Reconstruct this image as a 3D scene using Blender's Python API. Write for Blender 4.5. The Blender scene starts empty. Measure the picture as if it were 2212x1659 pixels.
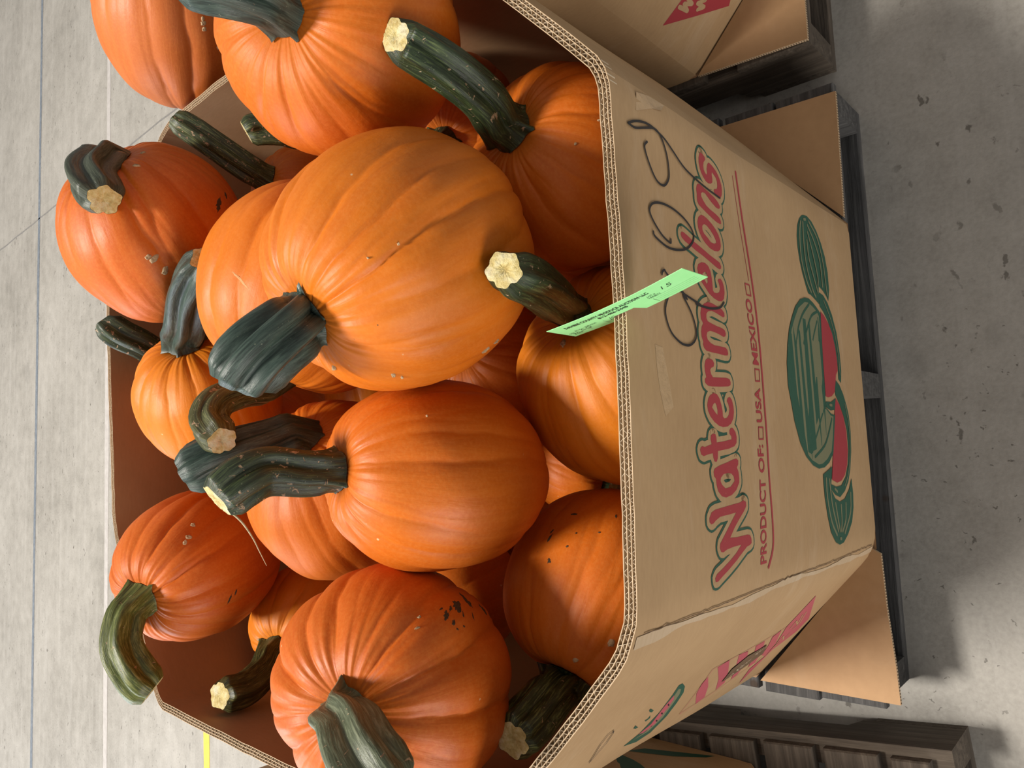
import bpy, math, random
import numpy as np
from mathutils import Vector, Matrix, noise
from mathutils.geometry import tessellate_polygon

scene = bpy.context.scene
COL = scene.collection

# ------------------------------------------------------------------ camera
# phone held sideways: the picture's left is the room's up
cam_data = bpy.data.cameras.new('camera')
cam = bpy.data.objects.new('camera', cam_data)
COL.objects.link(cam)
cam_data.sensor_width = 36.0
cam_data.lens = 26.289
cam_data.clip_start = 0.02
cam.matrix_world = Matrix([(-0.041408, 0.99451, -0.096103, -0.097038), (-0.752153, -0.094341, -0.652201, -0.370185), (-0.657686, 0.045278, 0.75193, 1.445712), (0.0, 0.0, 0.0, 1.0)])
scene.camera = cam

# ------------------------------------------------------------------ light
world = bpy.data.worlds.new('world'); scene.world = world
world.use_nodes = True
wn = world.node_tree.nodes; wl = world.node_tree.links
wn['Background'].inputs['Color'].default_value = (1.0, 0.975, 0.94, 1)
wn['Background'].inputs['Strength'].default_value = 0.37

def area(name, loc, target, sx, sy, power, col):
    d = bpy.data.lights.new(name, 'AREA'); d.shape = 'RECTANGLE'
    d.size = sx; d.size_y = sy; d.energy = power; d.color = col
    o = bpy.data.objects.new(name, d); COL.objects.link(o)
    o.location = loc
    o.rotation_euler = (Vector(target) - Vector(loc)).to_track_quat('-Z', 'Y').to_euler()
    return o
# high-bay lamp above and behind the bin, and the open dock door far behind on the left
area('high_bay_lamp', (-1.45, 3.75, 9.0), (0.05, 0.5, 0.6), 1.9, 1.4, 1420, (1.0, 0.94, 0.85))
area('dock_door_daylight', (-6.2, 7.4, 2.0), (0.0, 0.8, 0.9), 4.4, 3.8, 430, (0.86, 0.92, 1.0))
area('front_left_fill', (-6.6, -3.8, 1.5), (0.0, 0.0, 0.7), 4.5, 2.8, 420, (1.0, 0.95, 0.88))  # soft fill added to brighten the bin's front walls; no door stands here

vs = scene.view_settings
vs.view_transform = 'Standard'; vs.look = 'None'; vs.gamma = 1.0
vs.use_curve_mapping = False
vs.exposure = -0.28

# ------------------------------------------------------------------ helpers
def tag(o, label=None, cat=None, group=None, kind=None):
    if label: o['label'] = label
    if cat: o['category'] = cat
    if group: o['group'] = group
    if kind: o['kind'] = kind
    return o

def empty(name, loc):
    o = bpy.data.objects.new(name, None); COL.objects.link(o)
    o.location = loc; o.empty_display_size = 0.05
    return o

def link(name, me, parent=None, loc=None):
    o = bpy.data.objects.new(name, me); COL.objects.link(o)
    if parent is not None: o.parent = parent
    if loc is not None: o.location = loc
    return o

def mesh(name, verts, faces, mats, smooth=True, midx=None, attr=None, uvco=None):
    me = bpy.data.meshes.new(name)
    me.from_pydata([tuple(map(float, v)) for v in verts] if not isinstance(verts, np.ndarray) else verts.tolist(), [], faces)
    for m in (mats if isinstance(mats, (list, tuple)) else [mats]): me.materials.append(m)
    if midx is not None: me.polygons.foreach_set('material_index', midx)
    if smooth: me.polygons.foreach_set('use_smooth', [True] * len(me.polygons))
    if attr is not None:
        for k, a in attr.items():
            a = np.asarray(a, dtype=np.float32)
            if a.ndim == 2:
                at = me.attributes.new(k, 'FLOAT_VECTOR', 'POINT'); at.data.foreach_set('vector', a.ravel())
            else:
                at = me.attributes.new(k, 'FLOAT', 'POINT'); at.data.foreach_set('value', a)
    me.update()
    return me

class MB:
    """collects boxes and polygons into one mesh"""
    def __init__(self): self.v = []; self.f = []; self.m = []
    def add(self, vs, fs, mi=0):
        b = len(self.v); self.v += [tuple(map(float, x)) for x in vs]
        self.f += [tuple(i + b for i in f) for f in fs]; self.m += [mi] * len(fs)
    def box(self, lo, hi, mi=0, ch=0.0):
        x0, y0, z0 = lo; x1, y1, z1 = hi
        c = ch
        if c <= 0:
            self.add([(x0,y0,z0),(x1,y0,z0),(x1,y1,z0),(x0,y1,z0),(x0,y0,z1),(x1,y0,z1),(x1,y1,z1),(x0,y1,z1)],
                 [(0,3,2,1),(4,5,6,7),(0,1,5,4),(1,2,6,5),(2,3,7,6),(3,0,4,7)], mi)
        else:
            self.add([(x0,y0,z0),(x1,y0,z0),(x1,y1,z0),(x0,y1,z0),(x0,y0,z1-c),(x1,y0,z1-c),(x1,y1,z1-c),(x0,y1,z1-c),
                      (x0+c,y0+c,z1),(x1-c,y0+c,z1),(x1-c,y1-c,z1),(x0+c,y1-c,z1)],
                 [(0,3,2,1),(8,9,10,11),(0,1,5,4),(1,2,6,5),(2,3,7,6),(3,0,4,7),(4,5,9,8),(5,6,10,9),(6,7,11,10),(7,4,8,11)], mi)
    def me(self, name, mats, smooth=False): return mesh(name, self.v, self.f, mats, smooth, self.m)
    def build(self, name, mats, parent=None, smooth=False, loc=None): return link(name, self.me(name, mats, smooth), parent, loc)

# ------------------------------------------------------------------ materials
class NT:
    def __init__(self, name):
        self.mat = bpy.data.materials.new(name); self.mat.use_nodes = True
        self.t = self.mat.node_tree; self.n = self.t.nodes
        self.bsdf = self.n['Principled BSDF']
    def node(self, ty, **kw):
        x = self.n.new(ty)
        for k, v in kw.items():
            if k in x.inputs: self.set(x, k, v)
            else: setattr(x, k, v)
        return x
    def set(self, x, k, v):
        if hasattr(v, 'is_linked') or hasattr(v, 'links'): self.t.links.new(v, x.inputs[k])
        else: x.inputs[k].default_value = v
    def out(self, **kw):
        for k, v in kw.items(): self.set(self.bsdf, k.replace('_', ' '), v)
        return self.mat
    def coord(self, kind='Object'): return self.node('ShaderNodeTexCoord').outputs[kind]
    def attr(self, name): return self.node('ShaderNodeAttribute', attribute_name=name).outputs['Vector']
    def mapping(self, vec, scale=(1,1,1), loc=(0,0,0)):
        return self.node('ShaderNodeMapping', Vector=vec, Scale=scale, Location=loc).outputs[0]
    def noise(self, vec, scale, detail=4, rough=.55, dist=0.0):
        return self.node('ShaderNodeTexNoise', Vector=vec, Scale=scale, Detail=detail, Roughness=rough, Distortion=dist).outputs['Fac']
    def ramp(self, fac, stops):
        r = self.node('ShaderNodeValToRGB', Fac=fac); e = r.color_ramp.elements
        while len(e) < len(stops): e.new(0.5)
        for i, (p, c) in enumerate(stops):
            e[i].position = p; e[i].color = (*c, 1) if len(c) == 3 else c
        return r.outputs['Color']
    def mix(self, fac, a, b, mode='MIX'):
        m = self.n.new('ShaderNodeMix'); m.data_type = 'RGBA'; m.blend_type = mode
        for idx, v in ((0, fac), (6, a), (7, b)):
            if hasattr(v, 'links'): self.t.links.new(v, m.inputs[idx])
            else: m.inputs[idx].default_value = (*v, 1) if isinstance(v, tuple) and len(v) == 3 else v
        return m.outputs[2]
    def math(self, op, a, b=0.0):
        m = self.n.new('ShaderNodeMath'); m.operation = op
        for i, v in enumerate((a, b)):
            if hasattr(v, 'links'): self.t.links.new(v, m.inputs[i])
            else: m.inputs[i].default_value = v
        return m.outputs[0]
    def bump(self, h, strength=.3, dist=.002):
        return self.node('ShaderNodeBump', Height=h, Strength=strength, Distance=dist).outputs['Normal']

BW = lambda v: (v, v, v)

def mat_pumpkin(name, c0, c1, c2):
    t = NT(name); pc = t.attr('streak'); oc = t.coord()
    s = t.noise(pc, 1.6, 5, .6, .4)
    fine = t.noise(oc, 260, 3, .6)
    big = t.noise(oc, 9, 3, .5)
    col = t.ramp(s, [(.25, c0), (.52, c1), (.8, c2)])
    col = t.mix(t.math('MULTIPLY', t.ramp(big, [(.35, BW(0)), (.7, BW(1))]), .35), col, c2)
    col = t.mix(t.math('MULTIPLY', t.ramp(fine, [(.42, BW(0)), (.72, BW(1))]), .24), col, (0.74, 0.26, 0.05))
    # sparse small pale warts and dark pin-pricks
    v = t.node('ShaderNodeTexVoronoi', Vector=oc, Scale=34.0).outputs['Distance']
    gate = t.ramp(t.noise(oc, 14, 2), [(.58, BW(0)), (.62, BW(1))])
    spot = t.math('MULTIPLY', t.ramp(v, [(.035, BW(1)), (.06, BW(0))]), gate)
    col = t.mix(spot, col, (0.72, 0.46, 0.24))
    v2 = t.node('ShaderNodeTexVoronoi', Vector=oc, Scale=47.0).outputs['Distance']
    gate2 = t.ramp(t.noise(t.mapping(oc, loc=(3, 1, 7)), 11, 2), [(.6, BW(0)), (.64, BW(1))])
    spot2 = t.math('MULTIPLY', t.ramp(v2, [(.03, BW(1)), (.045, BW(0))]), gate2)
    col = t.mix(t.math('MULTIPLY', spot2, .8), col, (0.10, 0.05, 0.02))
    skin = t.noise(oc, 120, 4, .6)
    h = t.math('ADD', t.math('MULTIPLY', skin, .35), t.math('MULTIPLY', s, .8))
    return t.out(Base_Color=col, Roughness=t.ramp(t.noise(oc, 18, 4), [(.3, BW(.44)), (.7, BW(.58))]),
                 Normal=t.bump(h, .34, .0025), Specular_IOR_Level=.4)

M = {}
M['light'] = mat_pumpkin('pumpkin_skin_light', (.58, .128, .004), (.66, .160, .005), (.71, .192, .012))
M['mid'] = mat_pumpkin('pumpkin_skin_mid', (.54, .106, .003), (.61, .132, .004), (.67, .162, .009))
M['red'] = mat_pumpkin('pumpkin_skin_red', (.51, .090, .004), (.58, .114, .006), (.64, .142, .012))
M['yellow'] = mat_pumpkin('pumpkin_skin_yellow', (.58, .148, .003), (.66, .182, .004), (.71, .215, .009))
M['pale'] = mat_pumpkin('pumpkin_skin_pale', (.50, .115, .016), (.57, .142, .024), (.62, .170, .036))

def mat_stem(name, dark, mid, lite, scar=0.25, lite_amt=.35, rough=.42):
    t = NT(name); pc = t.attr('streak'); oc = t.coord()
    fib = t.noise(t.mapping(pc, (9, 9, 1.0)), 1.6, 5, .65, .3)
    col = t.ramp(fib, [(.36, dark), (.52, mid), (.52 + lite_amt, lite)])
    n2 = t.noise(t.mapping(pc, (1.3, 1.3, .8)), 1.2, 2, .5)
    col = t.mix(t.math('MULTIPLY', t.ramp(n2, [(.45, BW(0)), (.7, BW(1))]), .5), col, mid)
    sc = t.noise(t.mapping(pc, (2.2, 2.2, 2.6), (5, 2, 1)), 1.5, 5, .62, .5)
    scm = t.ramp(sc, [(.70 - scar * .35, BW(0)), (.725 - scar * .35, BW(1))])
    col = t.mix(scm, col, t.ramp(t.noise(oc, 220, 3), [(.35, (.22, .13, .07)), (.65, (.50, .36, .22))]))
    fine = t.noise(oc, 420, 2, .5)
    col = t.mix(t.math('MULTIPLY', t.ramp(fine, [(.70, BW(0)), (.76, BW(1))]), .4), col, (.40, .43, .30))
    h = t.math('ADD', t.math('MULTIPLY', fib, 1.0), t.math('MULTIPLY', scm, -.35))
    return t.out(Base_Color=col, Roughness=rough, Normal=t.bump(h, .45, .0018), Specular_IOR_Level=.55)
M['stem_blue'] = mat_stem('stem_blue_green', (0.0143, 0.0271, 0.0214), (0.0377, 0.0647, 0.0522), (0.1265, 0.1792, 0.137), 0)
M['stem_dark'] = mat_stem('stem_dark_green', (0.0071, 0.0143, 0.0057), (0.0233, 0.0413, 0.0152), (0.1686, 0.2213, 0.0738), 0.16)
M['stem_scar'] = mat_stem('stem_scarred', (0.0093, 0.0156, 0.0071), (0.0306, 0.0467, 0.0197), (0.137, 0.1792, 0.0632), 0.26)
M['stem_streak'] = mat_stem('stem_streaked', (0.0085, 0.0143, 0.0043), (0.0323, 0.0467, 0.0126), (0.274, 0.3162, 0.1054), 0.14, 0.22)
M['stem_pale'] = mat_stem('stem_grey_green', (.050, .058, .030), (.105, .125, .072), (.34, .36, .24), .18, .3)
M['stem_grey'] = mat_stem('stem_grey', (0.0214, 0.0285, 0.0171), (0.0557, 0.0674, 0.0449), (0.1581, 0.1792, 0.1265), 0)
M['stem_olive'] = mat_stem('stem_olive', (0.0214, 0.0214, 0.0071), (0.0719, 0.0764, 0.0252), (0.2846, 0.2846, 0.1265), 0.2, 0.3)
M['stem_lime'] = mat_stem('stem_lime', (.030, .042, .007), (.100, .122, .024), (.40, .39, .15), .14, .28)
M['stem_lime2'] = mat_stem('stem_brown_green', (0.0143, 0.0156, 0.0043), (0.0494, 0.0494, 0.0126), (0.253, 0.2319, 0.0738), 0, 0.3)
M['stem_lime3'] = mat_stem('stem_yellow_striped', (0.0171, 0.0243, 0.0085), (0.0467, 0.0647, 0.0233), (0.3584, 0.4005, 0.1476), 0.25, 0.28)

def mat_cut():
    t = NT('stem_cut'); oc = t.coord()
    a = t.noise(oc, 150, 5, .65); b = t.noise(oc, 45, 3)
    col = t.ramp(a, [(.3, (.40, .29, .09)), (.5, (.58, .47, .19)), (.75, (.72, .65, .38))])
    col = t.mix(t.ramp(b, [(.5, BW(0)), (.68, BW(.6))]), col, (.74, .72, .56))
    return t.out(Base_Color=col, Roughness=.7, Normal=t.bump(a, .8, .003))
M['cut'] = mat_cut()

def mat_simple(name, c0, c1, scale, rough=.8, bump=.3, bd=.002, **kw):
    t = NT(name); oc = t.coord(); a = t.noise(oc, scale, 5, .6)
    return t.out(Base_Color=t.ramp(a, [(.3, c0), (.7, c1)]), Roughness=rough, Normal=t.bump(a, bump, bd), **kw)
M['scab'] = mat_simple('scab', (.36, .22, .11), (.62, .45, .27), 300, .85, .8)
M['mud'] = mat_simple('mud', (.035, .022, .012), (.10, .055, .02), 500, .9, .5)
M['scratch'] = mat_simple('scratch', (.62, .28, .10), (.75, .40, .17), 300, .7)

def mat_card(name, c0, c1, worn=.25, wcol=(.62, .50, .38)):
    t = NT(name); oc = t.coord()
    fib = t.noise(t.mapping(oc, (60, 60, 260)), 1.0, 4, .6)
    cl = t.noise(oc, 5.5, 4, .55)
    col = t.ramp(t.math('ADD', t.math('MULTIPLY', fib, .35), t.math('MULTIPLY', cl, .65)), [(.36, c0), (.64, c1)])
    sc = t.noise(t.mapping(oc, (2, 2, 9), (4, 4, 4)), 2.2, 6, .7, .8)
    col = t.mix(t.math('MULTIPLY', t.ramp(sc, [(.55, BW(0)), (.78, BW(1))]), worn), col, wcol)
    fl = t.noise(t.mapping(oc, (130, 130, 1.2)), 1.0, 1, .3)
    h = t.math('ADD', t.math('MULTIPLY', fib, .4), t.math('MULTIPLY', fl, .25))
    return t.out(Base_Color=col, Roughness=.62, Normal=t.bump(h, .18, .0015), Specular_IOR_Level=.3)
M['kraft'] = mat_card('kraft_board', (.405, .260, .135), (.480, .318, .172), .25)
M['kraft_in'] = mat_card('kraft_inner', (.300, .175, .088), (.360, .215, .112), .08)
M['kraft_worn'] = mat_card('kraft_scuffed', (.46, .33, .20), (.56, .43, .30), .6, (.62, .54, .45))
M['kraft_edge'] = mat_card('kraft_edge', (.50, .36, .22), (.62, .46, .30), .2)
M['flute'] = mat_card('flute_paper', (.50, .40, .28), (.66, .55, .41), .2)
M['flap'] = mat_card('flap_board', (.40, .235, .115), (.47, .285, .145), .15)
M['core'] = mat_simple('board_core', (.10, .06, .03), (.18, .11, .06), 80, .9)

def mat_ink(name, c, wear=.5, wcol=(.46, .31, .18)):
    t = NT(name); oc = t.coord()
    a = t.noise(t.mapping(oc, (70, 70, 70)), 3, 5, .7); b = t.noise(oc, 9, 3)
    k = t.math('MULTIPLY', t.ramp(a, [(.62, BW(0)), (.74, BW(1))]), t.ramp(b, [(.4, BW(.15)), (.62, BW(1))]))
    return t.out(Base_Color=t.mix(t.math('MULTIPLY', k, wear), c, wcol), Roughness=.55, Specular_IOR_Level=.35)
M['ink_red'] = mat_ink('ink_red', (.36, .040, .052), .35)
M['ink_red_worn'] = mat_ink('ink_red_faded', (.46, .10, .125), .5)
M['ink_green'] = mat_ink('ink_green', (.024, .092, .060), .4)
M['ink_grey'] = mat_ink('ink_grey_green', (.185, .190, .110), .5, (.20, .17, .10))
M['ink_pen'] = mat_ink('ink_pen', (.022, .020, .022), .1)
M['tape'] = mat_simple('tape_residue', (.445, .295, .158), (.51, .345, .192), 120, .28, .5)

def mat_wood(name, c0, c1, c2, ax):
    t = NT(name); oc = t.coord()
    sc = (4, 90, 90) if ax == 'x' else (90, 4, 90)
    g = t.noise(t.mapping(oc, sc), 1.0, 6, .7, .5)
    st = t.noise(oc, 7, 4, .6)
    col = t.ramp(g, [(.3, c0), (.5, c1), (.75, c2)])
    col = t.mix(t.math('MULTIPLY', t.ramp(st, [(.42, BW(1)), (.6, BW(0))]), .45), col, c0)
    kn = t.node('ShaderNodeTexVoronoi', Vector=t.mapping(oc, (1, 1, .2)), Scale=9.0).outputs['Distance']
    col = t.mix(t.math('MULTIPLY', t.ramp(kn, [(.05, BW(1)), (.09, BW(0))]), .8), col, (.05, .028, .015))
    return t.out(Base_Color=col, Roughness=.85, Normal=t.bump(g, .7, .003))
WG = ((.040, .030, .021), (.095, .073, .054), (.18, .145, .11))
WB = ((.030, .029, .028), (.075, .073, .073), (.16, .155, .15))
M['wood_x'] = mat_wood('weathered_board', *WG, 'x')
M['wood_y'] = mat_wood('weathered_stringer', *WG, 'y')
M['wood_bx'] = mat_wood('blackened_board', *WB, 'x')
M['wood_by'] = mat_wood('blackened_stringer', *WB, 'y')

def mat_floor():
    t = NT('concrete'); oc = t.coord()
    wob = t.node('ShaderNodeTexNoise', Vector=oc, Scale=22.0, Detail=4.0, Roughness=.6).outputs['Color']
    wv = t.node('ShaderNodeVectorMath', operation='MULTIPLY_ADD'); t.t.links.new(wob, wv.inputs[0]); wv.inputs[1].default_value = (.07, .05, 0); t.t.links.new(oc, wv.inputs[2])
    wc = wv.outputs[0]
    a = t.noise(oc, 1.3, 6, .6); b = t.noise(oc, 14, 6, .65); c = t.noise(oc, 120, 4, .6)
    m = t.math('ADD', t.math('ADD', t.math('MULTIPLY', a, .45), t.math('MULTIPLY', b, .3)), t.math('MULTIPLY', c, .25))
    col = t.ramp(m, [(.36, (.268, .250, .222)), (.5, (.372, .350, .316)), (.66, (.475, .450, .412))])
    # trowel streaks running across the hall
    tr = t.noise(t.mapping(oc, (1.2, 26, 1)), 1.0, 4, .6, .3)
    col = t.mix(t.math('MULTIPLY', t.ramp(tr, [(.5, BW(0)), (.75, BW(1))]), .28), col, (.52, .50, .47))
    # oily dark flecks
    w = t.node('ShaderNodeTexVoronoi', Vector=t.mapping(wc, (1, 1.8, 1)), Scale=15.0, Randomness=1.0)
    fl = t.ramp(t.math('ADD', w.outputs['Distance'], t.math('MULTIPLY', t.noise(oc, 90, 4, .7), .22)), [(.205, BW(1)), (.255, BW(0))])
    g1 = t.ramp(t.noise(oc, 3.1, 3), [(.46, BW(0)), (.6, BW(1))])
    col = t.mix(t.math('MULTIPLY', t.math('MULTIPLY', fl, g1), .75), col, (.085, .075, .06))
    w2 = t.node('ShaderNodeTexVoronoi', Vector=t.mapping(wc, (1.4, 1, 1), (7, 3, 0)), Scale=48.0, Randomness=1.0)
    fl2 = t.ramp(t.math('ADD', w2.outputs['Distance'], t.math('MULTIPLY', t.noise(oc, 260, 3, .7), .25)), [(.215, BW(1)), (.285, BW(0))])
    g2 = t.ramp(t.noise(t.mapping(oc, loc=(9, 2, 0)), 2.3, 4), [(.38, BW(0)), (.58, BW(1))])
    col = t.mix(t.math('MULTIPLY', t.math('MULTIPLY', fl2, g2), .75), col, (.10, .09, .075))
    # blotches and pale scuffs
    bl = t.ramp(t.noise(t.mapping(oc, loc=(2, 8, 0)), 4.2, 2), [(.66, BW(0)), (.72, BW(1))])
    col = t.mix(t.math('MULTIPLY', bl, .22), col, (.16, .15, .135))
    sc = t.ramp(t.noise(t.mapping(oc, (9, 34, 1), (1, 5, 0)), 1.4, 7, .75, 1.5), [(.70, BW(0)), (.78, BW(1))])
    col = t.mix(t.math('MULTIPLY', sc, .22), col, (.60, .58, .55))
    return t.out(Base_Color=col, Roughness=t.ramp(b, [(.3, BW(.42)), (.7, BW(.6))]), Normal=t.bump(t.math('ADD', c, b), .18, .002), Specular_IOR_Level=.4)
M['floor'] = mat_floor()
M['joint'] = mat_simple('joint_sealant', (.13, .15, .18), (.22, .25, .29), 40, .7)
M['line_white'] = mat_simple('line_white', (.44, .41, .39), (.54, .51, .49), 30, .7)
M['line_yellow'] = mat_simple('line_yellow', (.72, .50, .06), (.85, .62, .10), 40, .6)
M['crack'] = mat_simple('crack_dark', (.19, .18, .17), (.26, .25, .24), 40, .8)
M['tag'] = mat_simple('green_paper', (.37, .93, .375), (.41, .97, .42), 60, .6, .05)
M['tag_ink'] = mat_simple('tag_ink', (.02, .05, .03), (.04, .08, .05), 60, .6, .0)
M['tag_rule'] = mat_simple('tag_rule', (.20, .50, .22), (.24, .56, .26), 60, .6, .0)
M['straw'] = mat_simple('straw', (.36, .27, .13), (.62, .52, .34), 200, .7)

# ------------------------------------------------------------------ floor
b = MB(); b.add([(-14, -6, 0), (14, -6, 0), (14, 16, 0), (-14, 16, 0)], [(0, 1, 2, 3)])
tag(b.build('floor', M['floor']), 'grey stained concrete hall floor', 'floor', kind='structure')

def strip(name, pts, w, mat, label, cat, wob=.0):
    rnd = random.Random(name + label); L = []; R_ = []
    P = [Vector((x, y, 0)) for x, y in pts]; n = 40; vs_ = []; fs_ = []
    seg = len(P) - 1
    for i in range(n + 1):
        u = i / n * seg; k = min(int(u), seg - 1); q = P[k].lerp(P[k + 1], u - k)
        d = (P[k + 1] - P[k]).normalized(); nn = Vector((-d.y, d.x, 0))
        q = q + nn * rnd.uniform(-wob, wob); ww = w * rnd.uniform(.85, 1.15) / 2
        for s, z in ((-1, .0002), (-1, .0012), (1, .0012), (1, .0002)):
            vs_.append(q + nn * ww * s + Vector((0, 0, z)))
        if i:
            a = (i - 1) * 4
            fs_ += [(a + j, a + j + 1, a + j + 5, a + j + 4) for j in range(3)]
    o = link(name, mesh(name, vs_, fs_, mat, False))
    return tag(o, label, cat, kind='structure')
strip('trim_1', [(-7, 4.41), (7, 4.62)], .034, M['joint'], 'blue-grey sealed floor joint farthest from the bins', 'floor line')
strip('trim_2', [(-7, 3.41), (7, 3.575)], .044, M['line_white'], 'chalky white line across the floor behind the bin', 'floor line')
strip('trim_3', [(-4, 2.44), (-1.02, 2.508)], .045, M['line_yellow'], 'short yellow tape line on the floor behind the bin', 'floor line')
strip('trim_4', [(1.50, 1.6), (1.48, 2.93), (1.43, 4.19), (1.39, 5.3), (1.33, 9)], .008, M['crack'], 'thin dark floor crack running away from the bins', 'floor line', .003)

# ------------------------------------------------------------------ pallets
def pallet(cx, y0, label, boards, rz=0.0, wx=.508, wy=1.219, dark=False, inset=0.0, notch=True):
    root = empty('pallet', (cx, y0, 0))
    root.rotation_euler.z = rz
    tag(root, label, 'pallet', 'weathered wooden pallets under the bins')
    mx, my = (M['wood_bx'], M['wood_by']) if dark else (M['wood_x'], M['wood_y'])
    rnd = random.Random(label)
    for s in (-1, 0, 1):
        # stringer with two fork notches along its underside
        x = s * (wx - .021); prof = [(0, .019), (.16, .019), (.175, .052), (.375, .052), (.39, .019), (wy - .39, .019), (wy - .375, .052), (wy - .175, .052), (wy - .16, .019), (wy, .019), (wy, .126), (0, .126)]
        n = len(prof); vs_ = [(x - .021, y, z) for y, z in prof] + [(x + .021, y, z) for y, z in prof]
        fs_ = [(i, (i + 1) % n, (i + 1) % n + n, i + n) for i in range(n)]
        for base in (0, n):
            tri = tessellate_polygon([[Vector((y, z, 0)) for y, z in prof]])
            fs_ += [tuple(base + k for k in t) for t in tri]
        link('stringer', mesh('stringer', vs_, fs_, my, False), root)
    for (ya, yb) in boards:
        q = MB(); e0 = rnd.uniform(-.004, .004) + inset; e1 = rnd.uniform(-.004, .004) + inset; dz = rnd.uniform(-.001, .001)
        q.box((-wx + e0, ya, .126), (wx - e1, yb, .1445 + dz), ch=.0025)
        o = q.build('deck_board', mx, root)
    for (ya, yb) in ((.0, .14), (.54, .68), (wy - .14, wy)):
        q = MB(); q.box((-wx, ya, .0), (wx, yb, .019), ch=.002)
        q.build('base_board', mx, root)
    return root
seven = [(0, .135)] + [(.20 + i * .178, .20 + i * .178 + .09) for i in range(5)] + [(1.084, 1.219)]
ELEVEN = [(0, .10)] + [(i * .1045, i * .1045 + .092) for i in range(1, 11)] + [(1.15, 1.215)]
pallet(0.0, 0.004, 'blackened wooden pallet under the front bin of pumpkins', ELEVEN, dark=True, inset=-.014)
pallet(1.112, 0.036, 'grey wooden pallet under the neighbouring bin at the top of the photo', seven, inset=.0)
eleven = [(i * .1045 + (.03 if i == 0 else 0), i * .1045 + .087) for i in range(11)] + [(1.15, 1.215)]
pallet(-1.0755, -.1297, 'weathered pallet with open deck boards at the bottom of the photo', eleven, .1, inset=.014)

# ------------------------------------------------------------------ cardboard bins
TH = .0135
ZB = .1455
class Bin:
    def __init__(self, corners, ztop, radii, bulge, seed):
        self.ztop = ztop; self.bulge = bulge; self.seed = seed
        n = len(corners); P = [Vector((x, y)) for x, y in corners]
        pts = []; self.split = []          # polyline with rounded corners, split at corner middles
        for i in range(n):
            a, c, d = P[i - 1], P[i], P[(i + 1) % n]
            u = (a - c).normalized(); w = (d - c).normalized(); r = radii[i]
            k = 6; loc = []
            for j in range(k + 1):
                s = j / k
                loc.append((c + u * r).lerp(c, s).lerp(c.lerp(c + w * r, s), s))
            pts.append(loc)
        path = []; self.split = []
        for i in range(n):
            for j, q in enumerate(pts[i]):
                if j == 3: self.split.append(len(path))
                path.append(q)
            e0 = pts[i][-1]; e1 = pts[(i + 1) % n][0]; L = (e1 - e0).length; m = max(2, int(L / .022))
            for j in range(1, m): path.append(e0.lerp(e1, j / m))
        self.path = np.array([(q.x, q.y) for q in path]); self.n = len(path)
        nx = np.roll(self.path, -1, 0) - np.roll(self.path, 1, 0)
        nx /= np.linalg.norm(nx, axis=1)[:, None]
        self.nor = np.stack([nx[:, 1], -nx[:, 0]], 1)
        d = np.linalg.norm(np.roll(self.path, -1, 0) - self.path, axis=1)
        self.s = np.concatenate([[0], np.cumsum(d)])           # length n+1
        self.corner_of = corners
        # bulge weight along every panel
        self.bw = np.zeros(self.n)
        for i in range(n):
            a = self.split[i]; b_ = self.split[(i + 1) % n]; idx = [(a + j) % self.n for j in range(((b_ - a) % self.n) + 1)]
            for j, q in enumerate(idx):
                self.bw[q] = max(self.bw[q], 0) + bulge[i] * math.sin(math.pi * j / (len(idx) - 1)) ** 1.0
    def at(self, s, z, off):
        """point on the wall: s arc length, z height, off = distance outwards from the outer face"""
        s = s % self.s[-1]
        i = int(np.searchsorted(self.s, s, side='right') - 1); i = min(i, self.n - 1); j = (i + 1) % self.n
        f = (s - self.s[i]) / max(1e-9, self.s[i + 1] - self.s[i])
        p_ = self.path[i] * (1 - f) + self.path[j] * f
        nn = self.nor[i] * (1 - f) + self.nor[j] * f
        nn = nn / np.linalg.norm(nn); w = self.bw[i] * (1 - f) + self.bw[j] * f
        k = min(1.0, max(0.0, (z - ZB) / (self.ztop - ZB)))
        a = w * math.sin(k * math.pi * .5)
        a += .0035 * noise.noise(Vector((p_[0] * 5, p_[1] * 5, z * 4 + self.seed))) * min(1, k * 4)
        return (p_[0] + nn[0] * (a + off), p_[1] + nn[1] * (a + off), z)
    def top(self, s):
        q = self.at(s, self.ztop, 0)
        return self.ztop + .0016 * noise.noise(Vector((q[0] * 14, q[1] * 14, self.seed))) + .0012 * noise.noise(Vector((q[0] * 60, q[1] * 60, self.seed + 5)))
    def s_of(self, x, y):
        """arc length of the outline point nearest to (x, y)"""
        P = self.path; Q = np.roll(P, -1, 0); D = Q - P
        t = np.clip(((np.array([x, y]) - P) * D).sum(1) / (D * D).sum(1), 0, 1)
        dd = np.linalg.norm(P + D * t[:, None] - np.array([x, y]), axis=1); i = int(dd.argmin())
        return self.s[i] + t[i] * (self.s[i + 1] - self.s[i])

def sheet(mb, B, ss, zs, off, flip, mi, topfn=None):
    vs_ = []
    for s in ss:
        zt = B.top(s)
        for z in zs:
            zz = zt if z is None else z
            vs_.append(B.at(s, zz, off))
    n = len(zs); fs_ = []
    for i in range(len(ss) - 1):
        for j in range(n - 1):
            q = (i * n + j, (i + 1) * n + j, (i + 1) * n + j + 1, i * n + j + 1)
            fs_.append(q[::-1] if flip else q)
    mb.add(vs_, fs_, mi)

def ledge(mb, B, ss, o0, o1, dz, mi):
    """flat strip between two offsets, dz below the rim"""
    vs_ = []
    for s in ss:
        zt = B.top(s) - dz
        vs_ += [B.at(s, zt, o0), B.at(s, zt, o1)]
    mb.add(vs_, [(2 * i, 2 * i + 2, 2 * i + 3, 2 * i + 1) for i in range(len(ss) - 1)], mi)

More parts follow.
